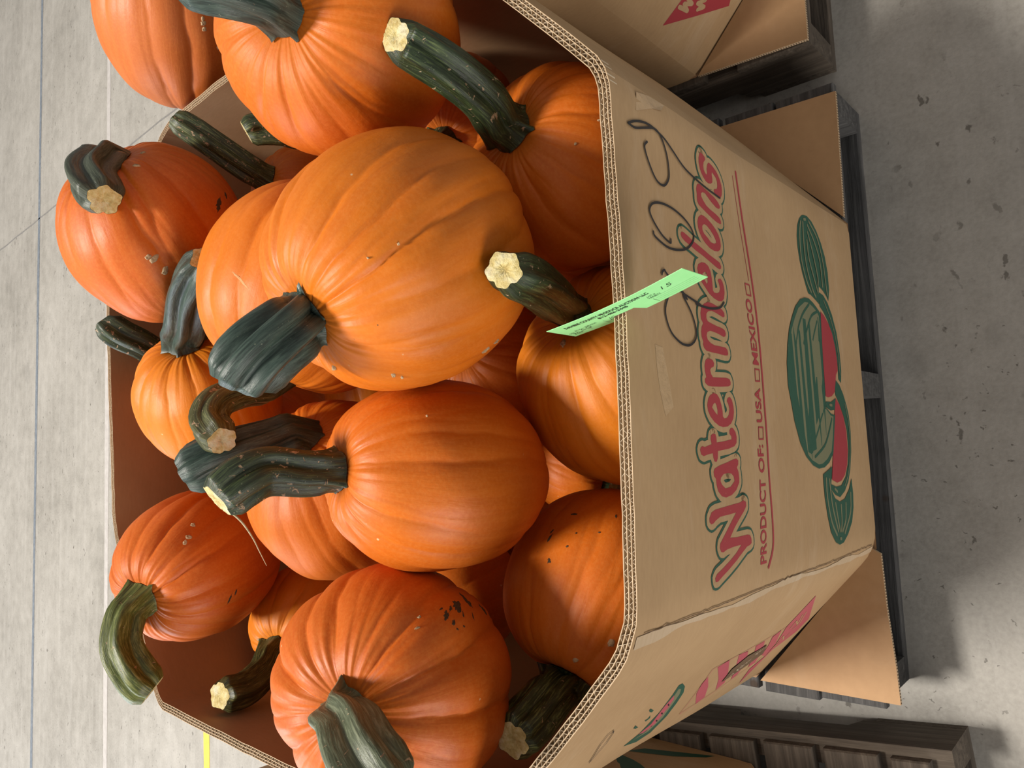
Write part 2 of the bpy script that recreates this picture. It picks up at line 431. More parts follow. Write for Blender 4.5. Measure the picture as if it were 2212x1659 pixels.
def build_bin(root, B, fluted=True):
    """eight wall panels, each with its corrugated top edge"""
    panels = []
    nP = len(B.split); tot = B.s[-1]
    for i in range(nP):
        a = B.s[B.split[i]]; e = B.s[B.split[(i + 1) % nP]]
        if e <= a: e += tot
        m = max(6, int((e - a) / .016)); ss = [a + (e - a) * j / m for j in range(m + 1)]
        mb = MB(); zs = [ZB + (B.ztop - .02 - ZB) * k / 12 for k in range(13)] + [None]
        sheet(mb, B, ss, zs, 0, False, 0)
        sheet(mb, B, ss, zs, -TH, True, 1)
        # edges of the four liners and the cavity between them
        lw = .00085; gaps = [0, -.0038, -.0083, -TH + lw]
        for g in gaps: ledge(mb, B, ss, g, g - lw, 0, 2)
        D = .016
        for g in gaps:
            vs_ = []
            for s in ss:
                zt = B.top(s)
                vs_ += [B.at(s, zt, g), B.at(s, zt - D, g), B.at(s, zt, g - lw), B.at(s, zt - D, g - lw)]
            f_ = []
            for k in range(len(ss) - 1):
                q = 4 * k
                if g != gaps[0]: f_ += [(q + 1, q + 5, q + 4, q)]
                if g != gaps[-1]: f_ += [(q + 2, q + 6, q + 7, q + 3)]
            mb.add(vs_, f_, 2)
        ledge(mb, B, ss, 0, -TH, D, 3)
        # underside
        vs_ = []
        for s in ss: vs_ += [B.at(s, ZB, 0), B.at(s, ZB, -TH)]
        mb.add(vs_, [(2 * k, 2 * k + 1, 2 * k + 3, 2 * k + 2) for k in range(len(ss) - 1)], 2)
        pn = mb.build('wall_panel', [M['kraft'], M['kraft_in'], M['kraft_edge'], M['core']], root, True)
        panels.append(pn)
        if fluted:
            fb = MB(); rnd = random.Random(i + B.seed * 100)
            for (o0, o1, pitch) in ((-.00085, -.0038, .0068), (-.00465, -.0083, .0098), (-.00915, -TH + .00085, .0104)):
                mid = (o0 + o1) / 2; amp = abs(o1 - o0) / 2; nw = int((e - a) / pitch); per = 8
                vs_ = []; ph = rnd.random() * 6; N = nw * per
                for k in range(N + 1):
                    s = a + (e - a) * k / N
                    w = math.sin(2 * math.pi * k / per + ph + .5 * math.sin(s * 90))
                    w = max(-1, min(1, w * 1.15)); zt = B.top(s) - .0006 - .0012 * abs(noise.noise(Vector((s * 70, o0 * 900, B.seed))))
                    for off in (.00026, -.00026):
                        vs_ += [B.at(s, zt, mid + amp * w + off), B.at(s, zt - .013, mid + amp * w + off)]
                f_ = []
                for k in range(N):
                    q = 4 * k
                    f_ += [(q, q + 2, q + 6, q + 4), (q + 1, q, q + 4, q + 5), (q + 2, q + 3, q + 7, q + 6)]
                fb.add(vs_, f_, 0)
            fb.build('fluting', M['flute'], pn, False)
    return panels

def flap(root, poly, z0, z1, edge_from=None, lift=0.0):
    """flat corner flap of the bin floor lying on the pallet"""
    mb = MB(); P = [Vector((x, y, 0)) for x, y in poly]; n = len(P)
    zz = [lift * max(0, .12 - max(0, p_.y)) for p_ in P]
    vs_ = [(p_.x, p_.y, z0 + d) for p_, d in zip(P, zz)] + [(p_.x, p_.y, z1 + d) for p_, d in zip(P, zz)]
    tri = tessellate_polygon([P]); f_ = [tuple(k + n for k in t) for t in tri] + [t[::-1] for t in tri]
    mb.add(vs_, f_, 0)
    mb.add(vs_, [(i, (i + 1) % n, (i + 1) % n + n, i + n) for i in range(n)], 1)
    o = mb.build('corner_flap', [M['flap'], M['kraft_edge']], root)
    # corrugation showing along the open edges
    fb = MB(); zc = (z0 + z1) / 2
    for i in range(n):
        a, c = P[i], P[(i + 1) % n]; L = (c - a).length
        if L < .02: continue
        d = (c - a) / L; nn = Vector((d.y, -d.x, 0))
        k = int(L / .0045)
        for j in range(k):
            q = a + d * (j + .25) * L / k; da = zz[i] + (zz[(i + 1) % n] - zz[i]) * j / k
            e = q + d * .0019
            y0 = z0 + .0012 + da; y1 = z1 - .0012 + da
            fb.add([(q.x + nn.x * .0004, q.y + nn.y * .0004, y0), (e.x + nn.x * .0004, e.y + nn.y * .0004, y0), (e.x + nn.x * .0004, e.y + nn.y * .0004, y1), (q.x + nn.x * .0004, q.y + nn.y * .0004, y1)], [(0, 1, 2, 3)], 0)
    fb.build('fluting', M['core'], o)
    return o

CORN = [(-.269, -.003), (.267, -.002), (.512, .215), (.518, .935), (.262, 1.187), (-.205, 1.142), (-.489, .948), (-.503, .215)]
RAD = [.030, .012, .02, .02, .03, .03, .015, .02]
BUL = [.006, .004, .020, .004, .006, .004, .012, .006]
FRONT = Bin(CORN, .867, RAD, BUL, 1)
bin1 = empty('cardboard_bin', (0, .59, ZB)); bin1.location = (0, 0, 0)
tag(bin1, 'octagonal watermelon bin of brown cardboard full of pumpkins, lettering on its front', 'bin', 'octagonal cardboard bins')
pan1 = build_bin(bin1, FRONT)
flap(bin1, [(.278, .002), (.497, -.002), (.503, .216)], .1457, .153)
flap(bin1, [(-.505, .205), (-.507, -.020), (-.45, -.018), (-.36, -.012), (-.276, -.010), (-.268, .003)], .1457, .153)
flap(bin1, [(.515, .94), (.503, 1.215), (.27, 1.19)], .1457, .153)
flap(bin1, [(-.22, 1.15), (-.503, 1.215), (-.49, .955)], .1457, .153)
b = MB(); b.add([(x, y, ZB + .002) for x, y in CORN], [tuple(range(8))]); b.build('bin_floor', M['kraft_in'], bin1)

def moved(dx, dy): return [(x + dx, y + dy) for x, y in CORN]
RIGHT = Bin(moved(1.122, .035), .72, RAD, BUL, 2)
bin2 = empty('cardboard_bin', (0, 0, 0))
tag(bin2, 'cardboard bin beside the front one, red banner print, at the top of the photo', 'bin', 'octagonal cardboard bins')
pan2 = build_bin(bin2, RIGHT)
flap(bin2, [(1.122 - .505, .245), (.606, .036), (.85, .034)], .1457, .153)
b = MB(); b.add([(x, y, ZB + .002) for x, y in moved(1.122, .035)], [tuple(range(8))]); b.build('bin_floor', M['kraft_in'], bin2)
LEFT = Bin(moved(-1.165, .02), .80, RAD, [b_ * .3 for b_ in BUL], 3)
bin3 = empty('cardboard_bin', (0, 0, 0))
tag(bin3, 'shaded cardboard bin with green print, only a sliver at the bottom of the photo', 'bin', 'octagonal cardboard bins')
pan3 = build_bin(bin3, LEFT)
b = MB(); b.add([(x, y, ZB + .002) for x, y in moved(-1.165, .02)], [tuple(range(8))]); b.build('bin_floor', M['kraft_in'], bin3)

# ------------------------------------------------------------------ prints on the bins
LETTERS = [[[(0.2344,0.6853),(0.2337,0.6793),(0.2318,0.6747),(0.2291,0.6738),(0.2247,0.6787),(0.2202,0.6802),(0.2157,0.6794),(0.2129,0.6767),(0.2115,0.6733),(0.2138,0.6713),(0.219,0.6716),(0.2243,0.6696),(0.2275,0.6666),(0.228,0.6628),(0.2264,0.6554),(0.2235,0.6482),(0.2197,0.6423),(0.2148,0.6378),(0.2089,0.6348),(0.2029,0.6344),(0.197,0.6359),(0.1921,0.64),(0.1905,0.6441),(0.1911,0.6505),(0.1935,0.6552),(0.1972,0.6572),(0.1993,0.655),(0.2012,0.6483),(0.2048,0.6462),(0.2102,0.6463),(0.2139,0.6484),(0.2162,0.6531),(0.2186,0.6579),(0.2158,0.6593),(0.2106,0.6584),(0.2063,0.659),(0.2033,0.6639),(0.2023,0.6703),(0.2031,0.6763),(0.2063,0.6819),(0.2098,0.6863),(0.2143,0.6893),(0.2207,0.6914),(0.2266,0.6909),(0.232,0.6882)]],[[(0.1949,0.6967),(0.1953,0.6919),(0.1933,0.6826),(0.1913,0.6694),(0.1889,0.6572),(0.1855,0.6487),(0.1818,0.6441),(0.1787,0.6446),(0.1772,0.6487),(0.1775,0.655),(0.1806,0.6647),(0.1852,0.6752),(0.1879,0.6809),(0.1878,0.687),(0.1854,0.6909),(0.1819,0.6911),(0.1783,0.6871),(0.174,0.6804),(0.1712,0.6698),(0.1692,0.6575),(0.167,0.6489),(0.1637,0.6449),(0.1604,0.6448),(0.1592,0.6475),(0.1598,0.6568),(0.1623,0.6691),(0.1653,0.6805),(0.1681,0.6909),(0.1703,0.6989),(0.1741,0.7022),(0.1822,0.7017),(0.1878,0.7024),(0.193,0.6999)]],[[(0.16,0.695),(0.16,0.6884),(0.1585,0.6805),(0.155,0.6701),(0.1503,0.6611),(0.1451,0.6548),(0.1392,0.6514),(0.1327,0.651),(0.1276,0.6539),(0.1244,0.6607),(0.1235,0.6692),(0.1247,0.68),(0.1285,0.6902),(0.1328,0.6975),(0.1375,0.702),(0.1438,0.7051),(0.15,0.7055),(0.1557,0.7021)],[(0.1505,0.6897),(0.15,0.6831),(0.1467,0.6754),(0.1418,0.6679),(0.1369,0.6631),(0.134,0.6628),(0.1321,0.6679),(0.1321,0.6762),(0.1361,0.6837),(0.139,0.6913),(0.1428,0.6948),(0.1473,0.6945)]],[[(0.1309,0.7436),(0.1306,0.7394),(0.1286,0.7311),(0.1256,0.7216),(0.123,0.7092),(0.1195,0.6941),(0.1162,0.6812),(0.1132,0.6652),(0.1118,0.6584),(0.1077,0.6555),(0.105,0.6566),(0.1036,0.661),(0.1047,0.6678),(0.1092,0.6849),(0.1128,0.7003),(0.1157,0.7153),(0.1189,0.7274),(0.1211,0.7382),(0.124,0.7451),(0.1267,0.7469),(0.1292,0.7462)]],[[(0.1045,0.704),(0.1051,0.6961),(0.1029,0.6885),(0.0973,0.6839),(0.09,0.6823),(0.0831,0.6819),(0.0761,0.6823),(0.074,0.6792),(0.0743,0.6723),(0.0764,0.6665),(0.0806,0.6638),(0.0856,0.6651),(0.0894,0.6676),(0.0919,0.6656),(0.0928,0.6599),(0.0901,0.656),(0.0847,0.6533),(0.0777,0.653),(0.0701,0.6562),(0.0664,0.6624),(0.0656,0.6709),(0.0674,0.6815),(0.071,0.6917),(0.0767,0.7001),(0.0823,0.7084),(0.0894,0.7138),(0.0959,0.7155),(0.1008,0.7123)],[(0.0951,0.6975),(0.0937,0.6944),(0.0896,0.693),(0.0839,0.6932),(0.0814,0.6955),(0.0843,0.6991),(0.0887,0.703),(0.0915,0.7046)]],[[(0.0611,0.6971),(0.0609,0.6865),(0.0588,0.6733),(0.0568,0.6639),(0.0536,0.6588),(0.0497,0.6586),(0.048,0.6624),(0.0492,0.6692),(0.0511,0.6799),(0.0523,0.6904),(0.0507,0.6986),(0.0477,0.7032),(0.0427,0.7043),(0.0393,0.7015),(0.0378,0.6925),(0.0361,0.6794),(0.0353,0.6685),(0.0335,0.6611),(0.0299,0.6589),(0.0266,0.6608),(0.0255,0.6658),(0.0276,0.6765),(0.0289,0.6885),(0.0292,0.6977),(0.0274,0.7045),(0.0235,0.707),(0.0188,0.7051),(0.0157,0.6984),(0.014,0.6893),(0.014,0.6745),(0.0137,0.6627),(0.0116,0.6582),(0.0072,0.6567),(0.0052,0.6584),(0.0046,0.6662),(0.0054,0.6812),(0.0057,0.6972),(0.0065,0.71),(0.0088,0.7148),(0.0129,0.7171),(0.0154,0.7158),(0.0205,0.7189),(0.0265,0.719),(0.0322,0.7167),(0.0356,0.713),(0.04,0.7168),(0.0467,0.7172),(0.0538,0.7137),(0.0583,0.7066)]],[[(-0.0016,0.7047),(-0.0025,0.697),(-0.006,0.6936),(-0.0098,0.6955),(-0.0114,0.7016),(-0.0139,0.7042),(-0.0181,0.7026),(-0.0215,0.6985),(-0.021,0.6838),(-0.0204,0.6659),(-0.0213,0.6576),(-0.0249,0.655),(-0.0281,0.6558),(-0.0297,0.6617),(-0.0309,0.6812),(-0.0315,0.7025),(-0.0312,0.7115),(-0.0284,0.7175),(-0.0243,0.7179),(-0.0223,0.7141),(-0.0165,0.7165),(-0.0099,0.7168),(-0.0043,0.7141),(-0.0022,0.71)]],[[(-0.0385,0.6994),(-0.0396,0.6912),(-0.044,0.6857),(-0.0509,0.6821),(-0.0579,0.68),(-0.0635,0.6801),(-0.0656,0.6765),(-0.0648,0.67),(-0.0612,0.6647),(-0.0555,0.6625),(-0.0498,0.6645),(-0.0463,0.668),(-0.0426,0.665),(-0.0414,0.6592),(-0.0445,0.6548),(-0.0509,0.6517),(-0.0581,0.6512),(-0.0654,0.654),(-0.0711,0.6606),(-0.0744,0.6699),(-0.0751,0.6811),(-0.0734,0.6916),(-0.0693,0.7016),(-0.0639,0.7098),(-0.0578,0.7148),(-0.0517,0.7158),(-0.0455,0.713),(-0.0412,0.708)],[(-0.0488,0.6971),(-0.0519,0.6938),(-0.0567,0.6922),(-0.062,0.693),(-0.0603,0.6965),(-0.0569,0.7013),(-0.0539,0.7049),(-0.0503,0.7011)]],[[(-0.082,0.7065),(-0.0827,0.7006),(-0.0865,0.6989),(-0.0916,0.6989),(-0.0905,0.6818),(-0.0886,0.6617),(-0.0854,0.662),(-0.0825,0.6661),(-0.0783,0.6657),(-0.0756,0.6613),(-0.0761,0.6565),(-0.0805,0.6506),(-0.0862,0.6483),(-0.0927,0.6498),(-0.0961,0.6556),(-0.0987,0.6705),(-0.0998,0.6864),(-0.1006,0.6972),(-0.1084,0.6984),(-0.112,0.7019),(-0.1116,0.7063),(-0.1074,0.7087),(-0.1027,0.7095),(-0.1037,0.7213),(-0.1052,0.7301),(-0.1034,0.7355),(-0.0987,0.7374),(-0.0958,0.7352),(-0.0948,0.7315),(-0.0959,0.7267),(-0.0932,0.711),(-0.0877,0.7125),(-0.0837,0.7111)]],[[(-0.1099,0.6529),(-0.112,0.6483),(-0.1163,0.649),(-0.1197,0.6528),(-0.1248,0.6495),(-0.132,0.6485),(-0.1366,0.6493),(-0.1442,0.6579),(-0.1489,0.6696),(-0.1507,0.6842),(-0.1488,0.6942),(-0.143,0.702),(-0.1359,0.7051),(-0.1299,0.7053),(-0.127,0.7093),(-0.1222,0.7101),(-0.119,0.7074),(-0.116,0.6949),(-0.1133,0.6759),(-0.1109,0.6628)],[(-0.1247,0.6761),(-0.1258,0.6684),(-0.1292,0.6625),(-0.1344,0.661),(-0.1401,0.6719),(-0.141,0.6844),(-0.1366,0.6924),(-0.1326,0.6953),(-0.1291,0.6939),(-0.1256,0.6872)]],[[(-0.1566,0.6412),(-0.1589,0.6349),(-0.1634,0.6347),(-0.1685,0.6413),(-0.1768,0.6558),(-0.1843,0.668),(-0.1939,0.6803),(-0.1951,0.6624),(-0.1951,0.6362),(-0.1963,0.6287),(-0.2006,0.6255),(-0.2055,0.6254),(-0.2073,0.6305),(-0.208,0.6384),(-0.2129,0.6505),(-0.2195,0.6664),(-0.2262,0.6853),(-0.2319,0.7035),(-0.2351,0.7124),(-0.2349,0.7181),(-0.2311,0.7192),(-0.2273,0.7145),(-0.2234,0.7005),(-0.2175,0.6822),(-0.2117,0.6669),(-0.2044,0.6529),(-0.2042,0.6712),(-0.2052,0.689),(-0.2071,0.698),(-0.2061,0.703),(-0.2017,0.7057),(-0.1974,0.7042),(-0.1915,0.6956),(-0.1822,0.682),(-0.174,0.67),(-0.1684,0.6618),(-0.1692,0.6799),(-0.1697,0.7009),(-0.1726,0.7114),(-0.1751,0.7168),(-0.1757,0.7218),(-0.1735,0.7255),(-0.1691,0.7254),(-0.1636,0.72),(-0.1616,0.7115),(-0.1605,0.6926),(-0.1594,0.6713),(-0.1585,0.651)]]]
MELON = [('g',[(0.2338,0.3632),(0.2353,0.3481),(0.2311,0.3288),(0.2199,0.3106),(0.2049,0.2955),(0.186,0.2837),(0.1623,0.2771),(0.1355,0.2772),(0.1164,0.2854),(0.1229,0.2934),(0.1293,0.3079),(0.1337,0.3252),(0.1256,0.3271),(0.1059,0.3304),(0.1109,0.3483),(0.115,0.3648),(0.1157,0.3756),(0.1274,0.3839),(0.1429,0.3924),(0.1595,0.3983),(0.1793,0.4011),(0.1956,0.3995),(0.212,0.393),(0.2242,0.3822),(0.2312,0.3711)]),('g',[(0.1243,0.3267),(0.1224,0.3079),(0.1132,0.2903),(0.0967,0.274),(0.0714,0.2596),(0.0416,0.2531),(0.0124,0.2528),(-0.0071,0.2603),(-0.0019,0.2711),(0.0173,0.268),(0.0402,0.2709),(0.0658,0.2816),(0.0848,0.2971),(0.0966,0.314),(0.1027,0.3286),(0.1138,0.3291)]),('r',[(0.0956,0.327),(0.0911,0.312),(0.0805,0.2948),(0.0669,0.2814),(0.0469,0.2726),(0.0264,0.2692),(0.0113,0.2712),(0.0039,0.2817),(-0.0124,0.2891),(-0.0228,0.2968),(-0.0289,0.3115),(-0.0311,0.3282),(-0.0298,0.3391),(-0.0145,0.3376),(0.0185,0.3355),(0.052,0.3324),(0.0802,0.329)]),('g',[(-0.0375,0.3393),(-0.0374,0.3168),(-0.0318,0.2956),(-0.0487,0.3015),(-0.0502,0.3232),(-0.0462,0.3414)]),('g',[(-0.0037,0.2853),(-0.0103,0.2697),(-0.0237,0.2555),(-0.0396,0.2444),(-0.0556,0.2372),(-0.0804,0.2346),(-0.1094,0.2392),(-0.1378,0.2513),(-0.1556,0.2659),(-0.1684,0.2868),(-0.1757,0.312),(-0.1709,0.3334),(-0.1618,0.3512),(-0.1553,0.3477),(-0.1599,0.3266),(-0.1593,0.3015),(-0.148,0.2771),(-0.1303,0.2615),(-0.1091,0.2536),(-0.0804,0.2528),(-0.0588,0.2628),(-0.0405,0.2778),(-0.0267,0.2936),(-0.0168,0.2932)]),('r',[(-0.031,0.2946),(-0.0405,0.2799),(-0.0588,0.265),(-0.0804,0.2573),(-0.109,0.2572),(-0.1302,0.2659),(-0.145,0.2807),(-0.1525,0.2998),(-0.1543,0.3212),(-0.1488,0.3441),(-0.121,0.3333),(-0.0939,0.3226),(-0.0664,0.3117),(-0.0453,0.3024)]),('g',[(-0.1399,0.3789),(-0.1338,0.3523),(-0.1302,0.3396),(-0.1618,0.3512),(-0.1762,0.3347),(-0.182,0.3136),(-0.1793,0.2896),(-0.167,0.2645),(-0.1515,0.2491),(-0.1738,0.246),(-0.1949,0.2494),(-0.215,0.2617),(-0.2307,0.2857),(-0.2403,0.3097),(-0.2415,0.3287),(-0.2363,0.3456),(-0.2215,0.3618),(-0.1984,0.3717),(-0.1718,0.3788),(-0.1522,0.3799)]),('g',[(0.1073,0.3927),(0.1081,0.3764),(0.1043,0.3592),(0.0982,0.3422),(0.0925,0.3293),(0.0575,0.3327),(0.0184,0.3371),(-0.0201,0.3399),(-0.0484,0.3435),(-0.0474,0.3396),(-0.0554,0.3214),(-0.0565,0.3052),(-0.0871,0.3189),(-0.1116,0.329),(-0.1245,0.3501),(-0.1304,0.3709),(-0.1314,0.3938),(-0.1262,0.4145),(-0.114,0.4365),(-0.0961,0.4532),(-0.0675,0.4673),(-0.0428,0.4737),(-0.0208,0.4807),(0.0089,0.4799),(0.0343,0.4735),(0.0553,0.4641),(0.0719,0.4515),(0.0894,0.4345),(0.1023,0.4124)]),('h',[(0.1007,0.3956),(0.1016,0.3808),(0.0983,0.3636),(0.0932,0.3464),(0.0869,0.3385),(0.0569,0.3392),(0.0181,0.3426),(-0.0203,0.3447),(-0.0485,0.3482),(-0.0482,0.3438),(-0.0575,0.326),(-0.0587,0.314),(-0.0871,0.325),(-0.1087,0.3364),(-0.1189,0.3566),(-0.1249,0.3773),(-0.1257,0.3924),(-0.1191,0.4165),(-0.1117,0.429),(-0.0963,0.443),(-0.0712,0.4581),(-0.0463,0.4646),(-0.0205,0.4742),(0.0093,0.4742),(0.0328,0.4674),(0.0551,0.4563),(0.0732,0.4405),(0.0887,0.4236)])]
MELON_LINES = [('g',0.004,[(0.0997,0.3783),(0.0821,0.4082),(0.062,0.4292),(0.0423,0.4401),(0.0211,0.4499),(0.0006,0.4528),(-0.0247,0.4567),(-0.0546,0.4536),(-0.0673,0.4471),(-0.0863,0.434),(-0.0993,0.4156)]),('g',0.004,[(0.0927,0.3465),(0.083,0.373),(0.0623,0.3952),(0.0416,0.4126),(0.0178,0.4247),(-0.0032,0.4305),(-0.0289,0.4346),(-0.0543,0.4345),(-0.0545,0.4341),(-0.0736,0.4277),(-0.0993,0.4121)]),('g',0.004,[(0.0779,0.3499),(0.054,0.3705),(0.0256,0.3887),(0.0039,0.3964),(-0.0227,0.4066),(-0.054,0.4149),(-0.0541,0.4111),(-0.0735,0.4099),(-0.0994,0.4085)]),('g',0.004,[(0.0673,0.3461),(0.0339,0.3507),(0.0006,0.3614),(-0.032,0.372),(-0.0577,0.3868),(-0.0603,0.3887),(-0.08,0.4005),(-0.0993,0.4103)]),('g',0.004,[(-0.0407,0.342),(-0.0601,0.366),(-0.0801,0.3857),(-0.1019,0.4126)]),('g',0.004,[(-0.0623,0.3231),(-0.0802,0.3395),(-0.1001,0.3638),(-0.1149,0.4047)]),('g',0.006,[(-0.0954,0.4184),(-0.107,0.4138)]),('h',0.0042,[(0.2203,0.3794),(0.1995,0.3886),(0.1632,0.3923),(0.1342,0.38),(0.1196,0.3638)]),('h',0.0042,[(0.2214,0.3701),(0.1933,0.3744),(0.1575,0.3737),(0.1259,0.3574),(0.115,0.3449)]),('h',0.0042,[(0.1961,0.3604),(0.169,0.359),(0.1381,0.3422),(0.123,0.3329)]),('h',0.0042,[(0.2093,0.3538),(0.1816,0.34),(0.1468,0.3274),(0.1344,0.3303)]),('h',0.0042,[(0.2208,0.3513),(0.2005,0.328),(0.1727,0.311),(0.1356,0.3091)]),('h',0.0042,[(0.228,0.3435),(0.209,0.3131),(0.1751,0.2971),(0.1427,0.2927),(0.1262,0.2899)]),('h',0.0042,[(0.2266,0.3648),(0.2283,0.3571)]),('h',0.0045,[(-0.1463,0.3689),(-0.1725,0.3694),(-0.2061,0.358),(-0.2264,0.3391)]),('h',0.0045,[(-0.1482,0.3558),(-0.1843,0.3508),(-0.2219,0.3319)]),('h',0.0045,[(-0.1828,0.3364),(-0.2088,0.3286),(-0.2227,0.3239)]),('h',0.0045,[(-0.1874,0.3108),(-0.2077,0.3118),(-0.2233,0.3179)]),('h',0.0045,[(-0.1864,0.2871),(-0.2093,0.2931),(-0.2239,0.3118)]),('h',0.0045,[(-0.1729,0.2594),(-0.2005,0.2667),(-0.2276,0.3021)]),('h',0.0045,[(-0.2332,0.3254),(-0.2338,0.3205)]),('h',0.0025,[(0.1141,0.3098),(0.0939,0.2883),(0.068,0.2709),(0.0351,0.2618),(0.0061,0.2629)]),('h',0.0025,[(-0.0384,0.253),(-0.0731,0.2419),(-0.1107,0.2473),(-0.1416,0.2622),(-0.1602,0.2847)]),('h',0.004,[(-0.1621,0.3353),(-0.1668,0.3243)]),('h',0.004,[(-0.0421,0.326),(-0.0424,0.3164)])]
RULES = [('r',0.0045,[(0.2373,0.5889),(0.176,0.5819),(0.1081,0.5732),(0.0173,0.5646),(-0.0731,0.5615),(-0.1343,0.563),(-0.195,0.5604),(-0.2192,0.5636),(-0.2388,0.5783)]),('r',0.0012,[(0.23,0.5992),(0.1794,0.5931),(0.1402,0.5878),(0.1027,0.5822)]),('r',0.0018,[(0.0974,0.594),(0.0969,0.5814),(0.0838,0.5797),(0.0839,0.592),(0.0974,0.594)]),('r',0.0018,[(-0.0055,0.5842),(-0.0057,0.5712),(-0.0195,0.5717),(-0.0199,0.5843),(-0.0055,0.5842)]),('r',0.0018,[(-0.0749,0.5846),(-0.0752,0.5712),(-0.0892,0.5727),(-0.0892,0.5858),(-0.0749,0.5846)])]
WORDS = [('PRODUCT',(-0.2332,0.5847),(-0.1365,0.5751),0.0174),('OF:',(-0.1288,0.5757),(-0.0958,0.5752),0.0166),('USA',(-0.0692,0.5718),(-0.0279,0.5726),0.0168),('MEXICO',(-0.0003,0.5718),(0.0789,0.5809),0.0169)]
PEN = [[(0.2184,0.8406),(0.2238,0.8295),(0.2282,0.8138),(0.2296,0.798),(0.2276,0.7843),(0.2237,0.7682),(0.2158,0.752),(0.2049,0.7305),(0.1992,0.7075),(0.1947,0.6775),(0.1914,0.6427)],[(0.2184,0.8406),(0.2177,0.828),(0.2233,0.8099),(0.2286,0.7912),(0.2265,0.7798),(0.2178,0.7713),(0.2055,0.7655),(0.1909,0.7637),(0.1814,0.766),(0.1727,0.7755),(0.1722,0.7873),(0.1783,0.7969),(0.1915,0.8067),(0.2011,0.8112),(0.2061,0.8107),(0.21,0.8058)],[(0.1177,0.8061),(0.1139,0.8043),(0.1101,0.7934),(0.107,0.7775),(0.1081,0.758),(0.1132,0.7373),(0.1223,0.7231),(0.131,0.718),(0.139,0.7235),(0.1462,0.7381),(0.1508,0.7576),(0.152,0.7768),(0.1503,0.7933),(0.146,0.8051),(0.1388,0.8104),(0.1313,0.8068),(0.1227,0.7965),(0.1164,0.7857),(0.1129,0.772),(0.117,0.7703)],[(0.0762,0.7956),(0.0798,0.7935),(0.0815,0.7887),(0.0787,0.7856),(0.0647,0.7586),(0.06,0.7392),(0.0555,0.7164),(0.0551,0.7261),(0.0543,0.6949),(0.0584,0.6696),(0.0657,0.6579)],[(0.0642,0.7537),(0.0578,0.7458),(0.0597,0.7532),(0.0444,0.7388),(0.0289,0.7315),(0.0179,0.733),(0.0107,0.7432),(0.0085,0.7544),(0.0103,0.7684),(0.0183,0.7846),(0.0312,0.7931),(0.0431,0.7934),(0.0563,0.7851)]]
DIAG = [('r',[(0.166,0.5302),(0.2046,0.482),(0.2448,0.4417),(0.2535,0.4583),(0.2099,0.5089),(0.1799,0.531)]),('r',[(0.149,0.5244),(0.1429,0.4986),(0.186,0.4452),(0.2292,0.3984),(0.2412,0.412),(0.1962,0.4618)]),('r',[(0.1425,0.4697),(0.1458,0.4364),(0.1939,0.3773),(0.2273,0.3576),(0.2344,0.3701),(0.2054,0.4005)]),('r',[(0.1414,0.417),(0.1396,0.3887),(0.1831,0.3333),(0.2207,0.3021),(0.2231,0.3247),(0.1841,0.3642)]),('r',[(0.1402,0.36),(0.133,0.3378),(0.1831,0.2793),(0.2176,0.2672),(0.2009,0.3069),(0.1699,0.3291)]),('r',[(0.1306,0.3218),(0.0642,0.3159),(0.1543,0.182),(0.1849,0.1849),(0.2072,0.2523),(0.2879,0.2651),(0.2381,0.2963),(0.2204,0.268),(0.1892,0.2699)]),('g',[(0.2586,0.6393),(0.2442,0.6167),(0.2038,0.6132),(0.1637,0.6265),(0.1401,0.6378),(0.1404,0.6281),(0.1561,0.6035),(0.1769,0.5826),(0.2028,0.5695),(0.2366,0.5581),(0.27,0.5616),(0.2757,0.5907)]),('h',[(0.2579,0.6179),(0.2516,0.5937),(0.2239,0.5915),(0.1775,0.611),(0.1532,0.6228),(0.158,0.611),(0.174,0.5958),(0.1923,0.5879),(0.2328,0.5722),(0.2579,0.5808)]),('r',[(0.2453,0.6171),(0.2321,0.6017),(0.1904,0.6155),(0.1674,0.6177),(0.1813,0.6019),(0.2033,0.5917),(0.2411,0.5826),(0.2507,0.6008)]),('g',[(0.1685,0.6761),(0.1663,0.6747),(0.1804,0.652),(0.1835,0.6531),(0.1763,0.6665)]),('g',[(0.1996,0.6523),(0.2,0.6446),(0.1925,0.6465),(0.2034,0.6351),(0.207,0.6417)]),('g',[(0.2043,0.6732),(0.1966,0.6768),(0.2124,0.6536),(0.2119,0.6599)])]
DIAG_LINES = [('r',0.0012,[(0.2578,0.4996),(0.2031,0.5189),(0.1462,0.5425),(0.1406,0.4478),(0.1307,0.3167)]),('r',0.0012,[(0.2578,0.4996),(0.2442,0.4082),(0.2249,0.3198)]),('k',0.003,[(0.1475,0.2793),(0.1285,0.2843),(0.1483,0.2459),(0.1153,0.2802)]),('k',0.003,[(0.1593,0.2493),(0.1486,0.2345)]),('k',0.003,[(0.1486,0.2345),(0.1127,0.2685)]),('k',0.003,[(0.1804,0.2784),(0.1668,0.2742),(0.1848,0.2455),(0.1708,0.2412)]),('k',0.003,[(0.1919,0.2707),(0.187,0.2578)]),('k',0.003,[(0.2148,0.2663),(0.2092,0.2646)]),('k',0.003,[(0.2243,0.292),(0.2133,0.2886)]),('d',0.002,[(0.2093,0.601),(0.2148,0.5935)]),('d',0.002,[(0.2283,0.5931),(0.2324,0.5871)]),('d',0.002,[(0.2425,0.5906),(0.2414,0.5902)]),('d',0.002,[(0.1887,0.608),(0.1948,0.5995)]),('p',0.0014,[(0.2296,0.7425),(0.1838,0.7642),(0.1645,0.7676),(0.1621,0.7589),(0.1691,0.7535),(0.1911,0.7453),(0.2277,0.7418)])]
TEAR = [(0.2163,0.4277),(0.1826,0.4396),(0.1638,0.4152),(0.1598,0.3514),(0.1922,0.315),(0.2036,0.3501),(0.2093,0.3822)]
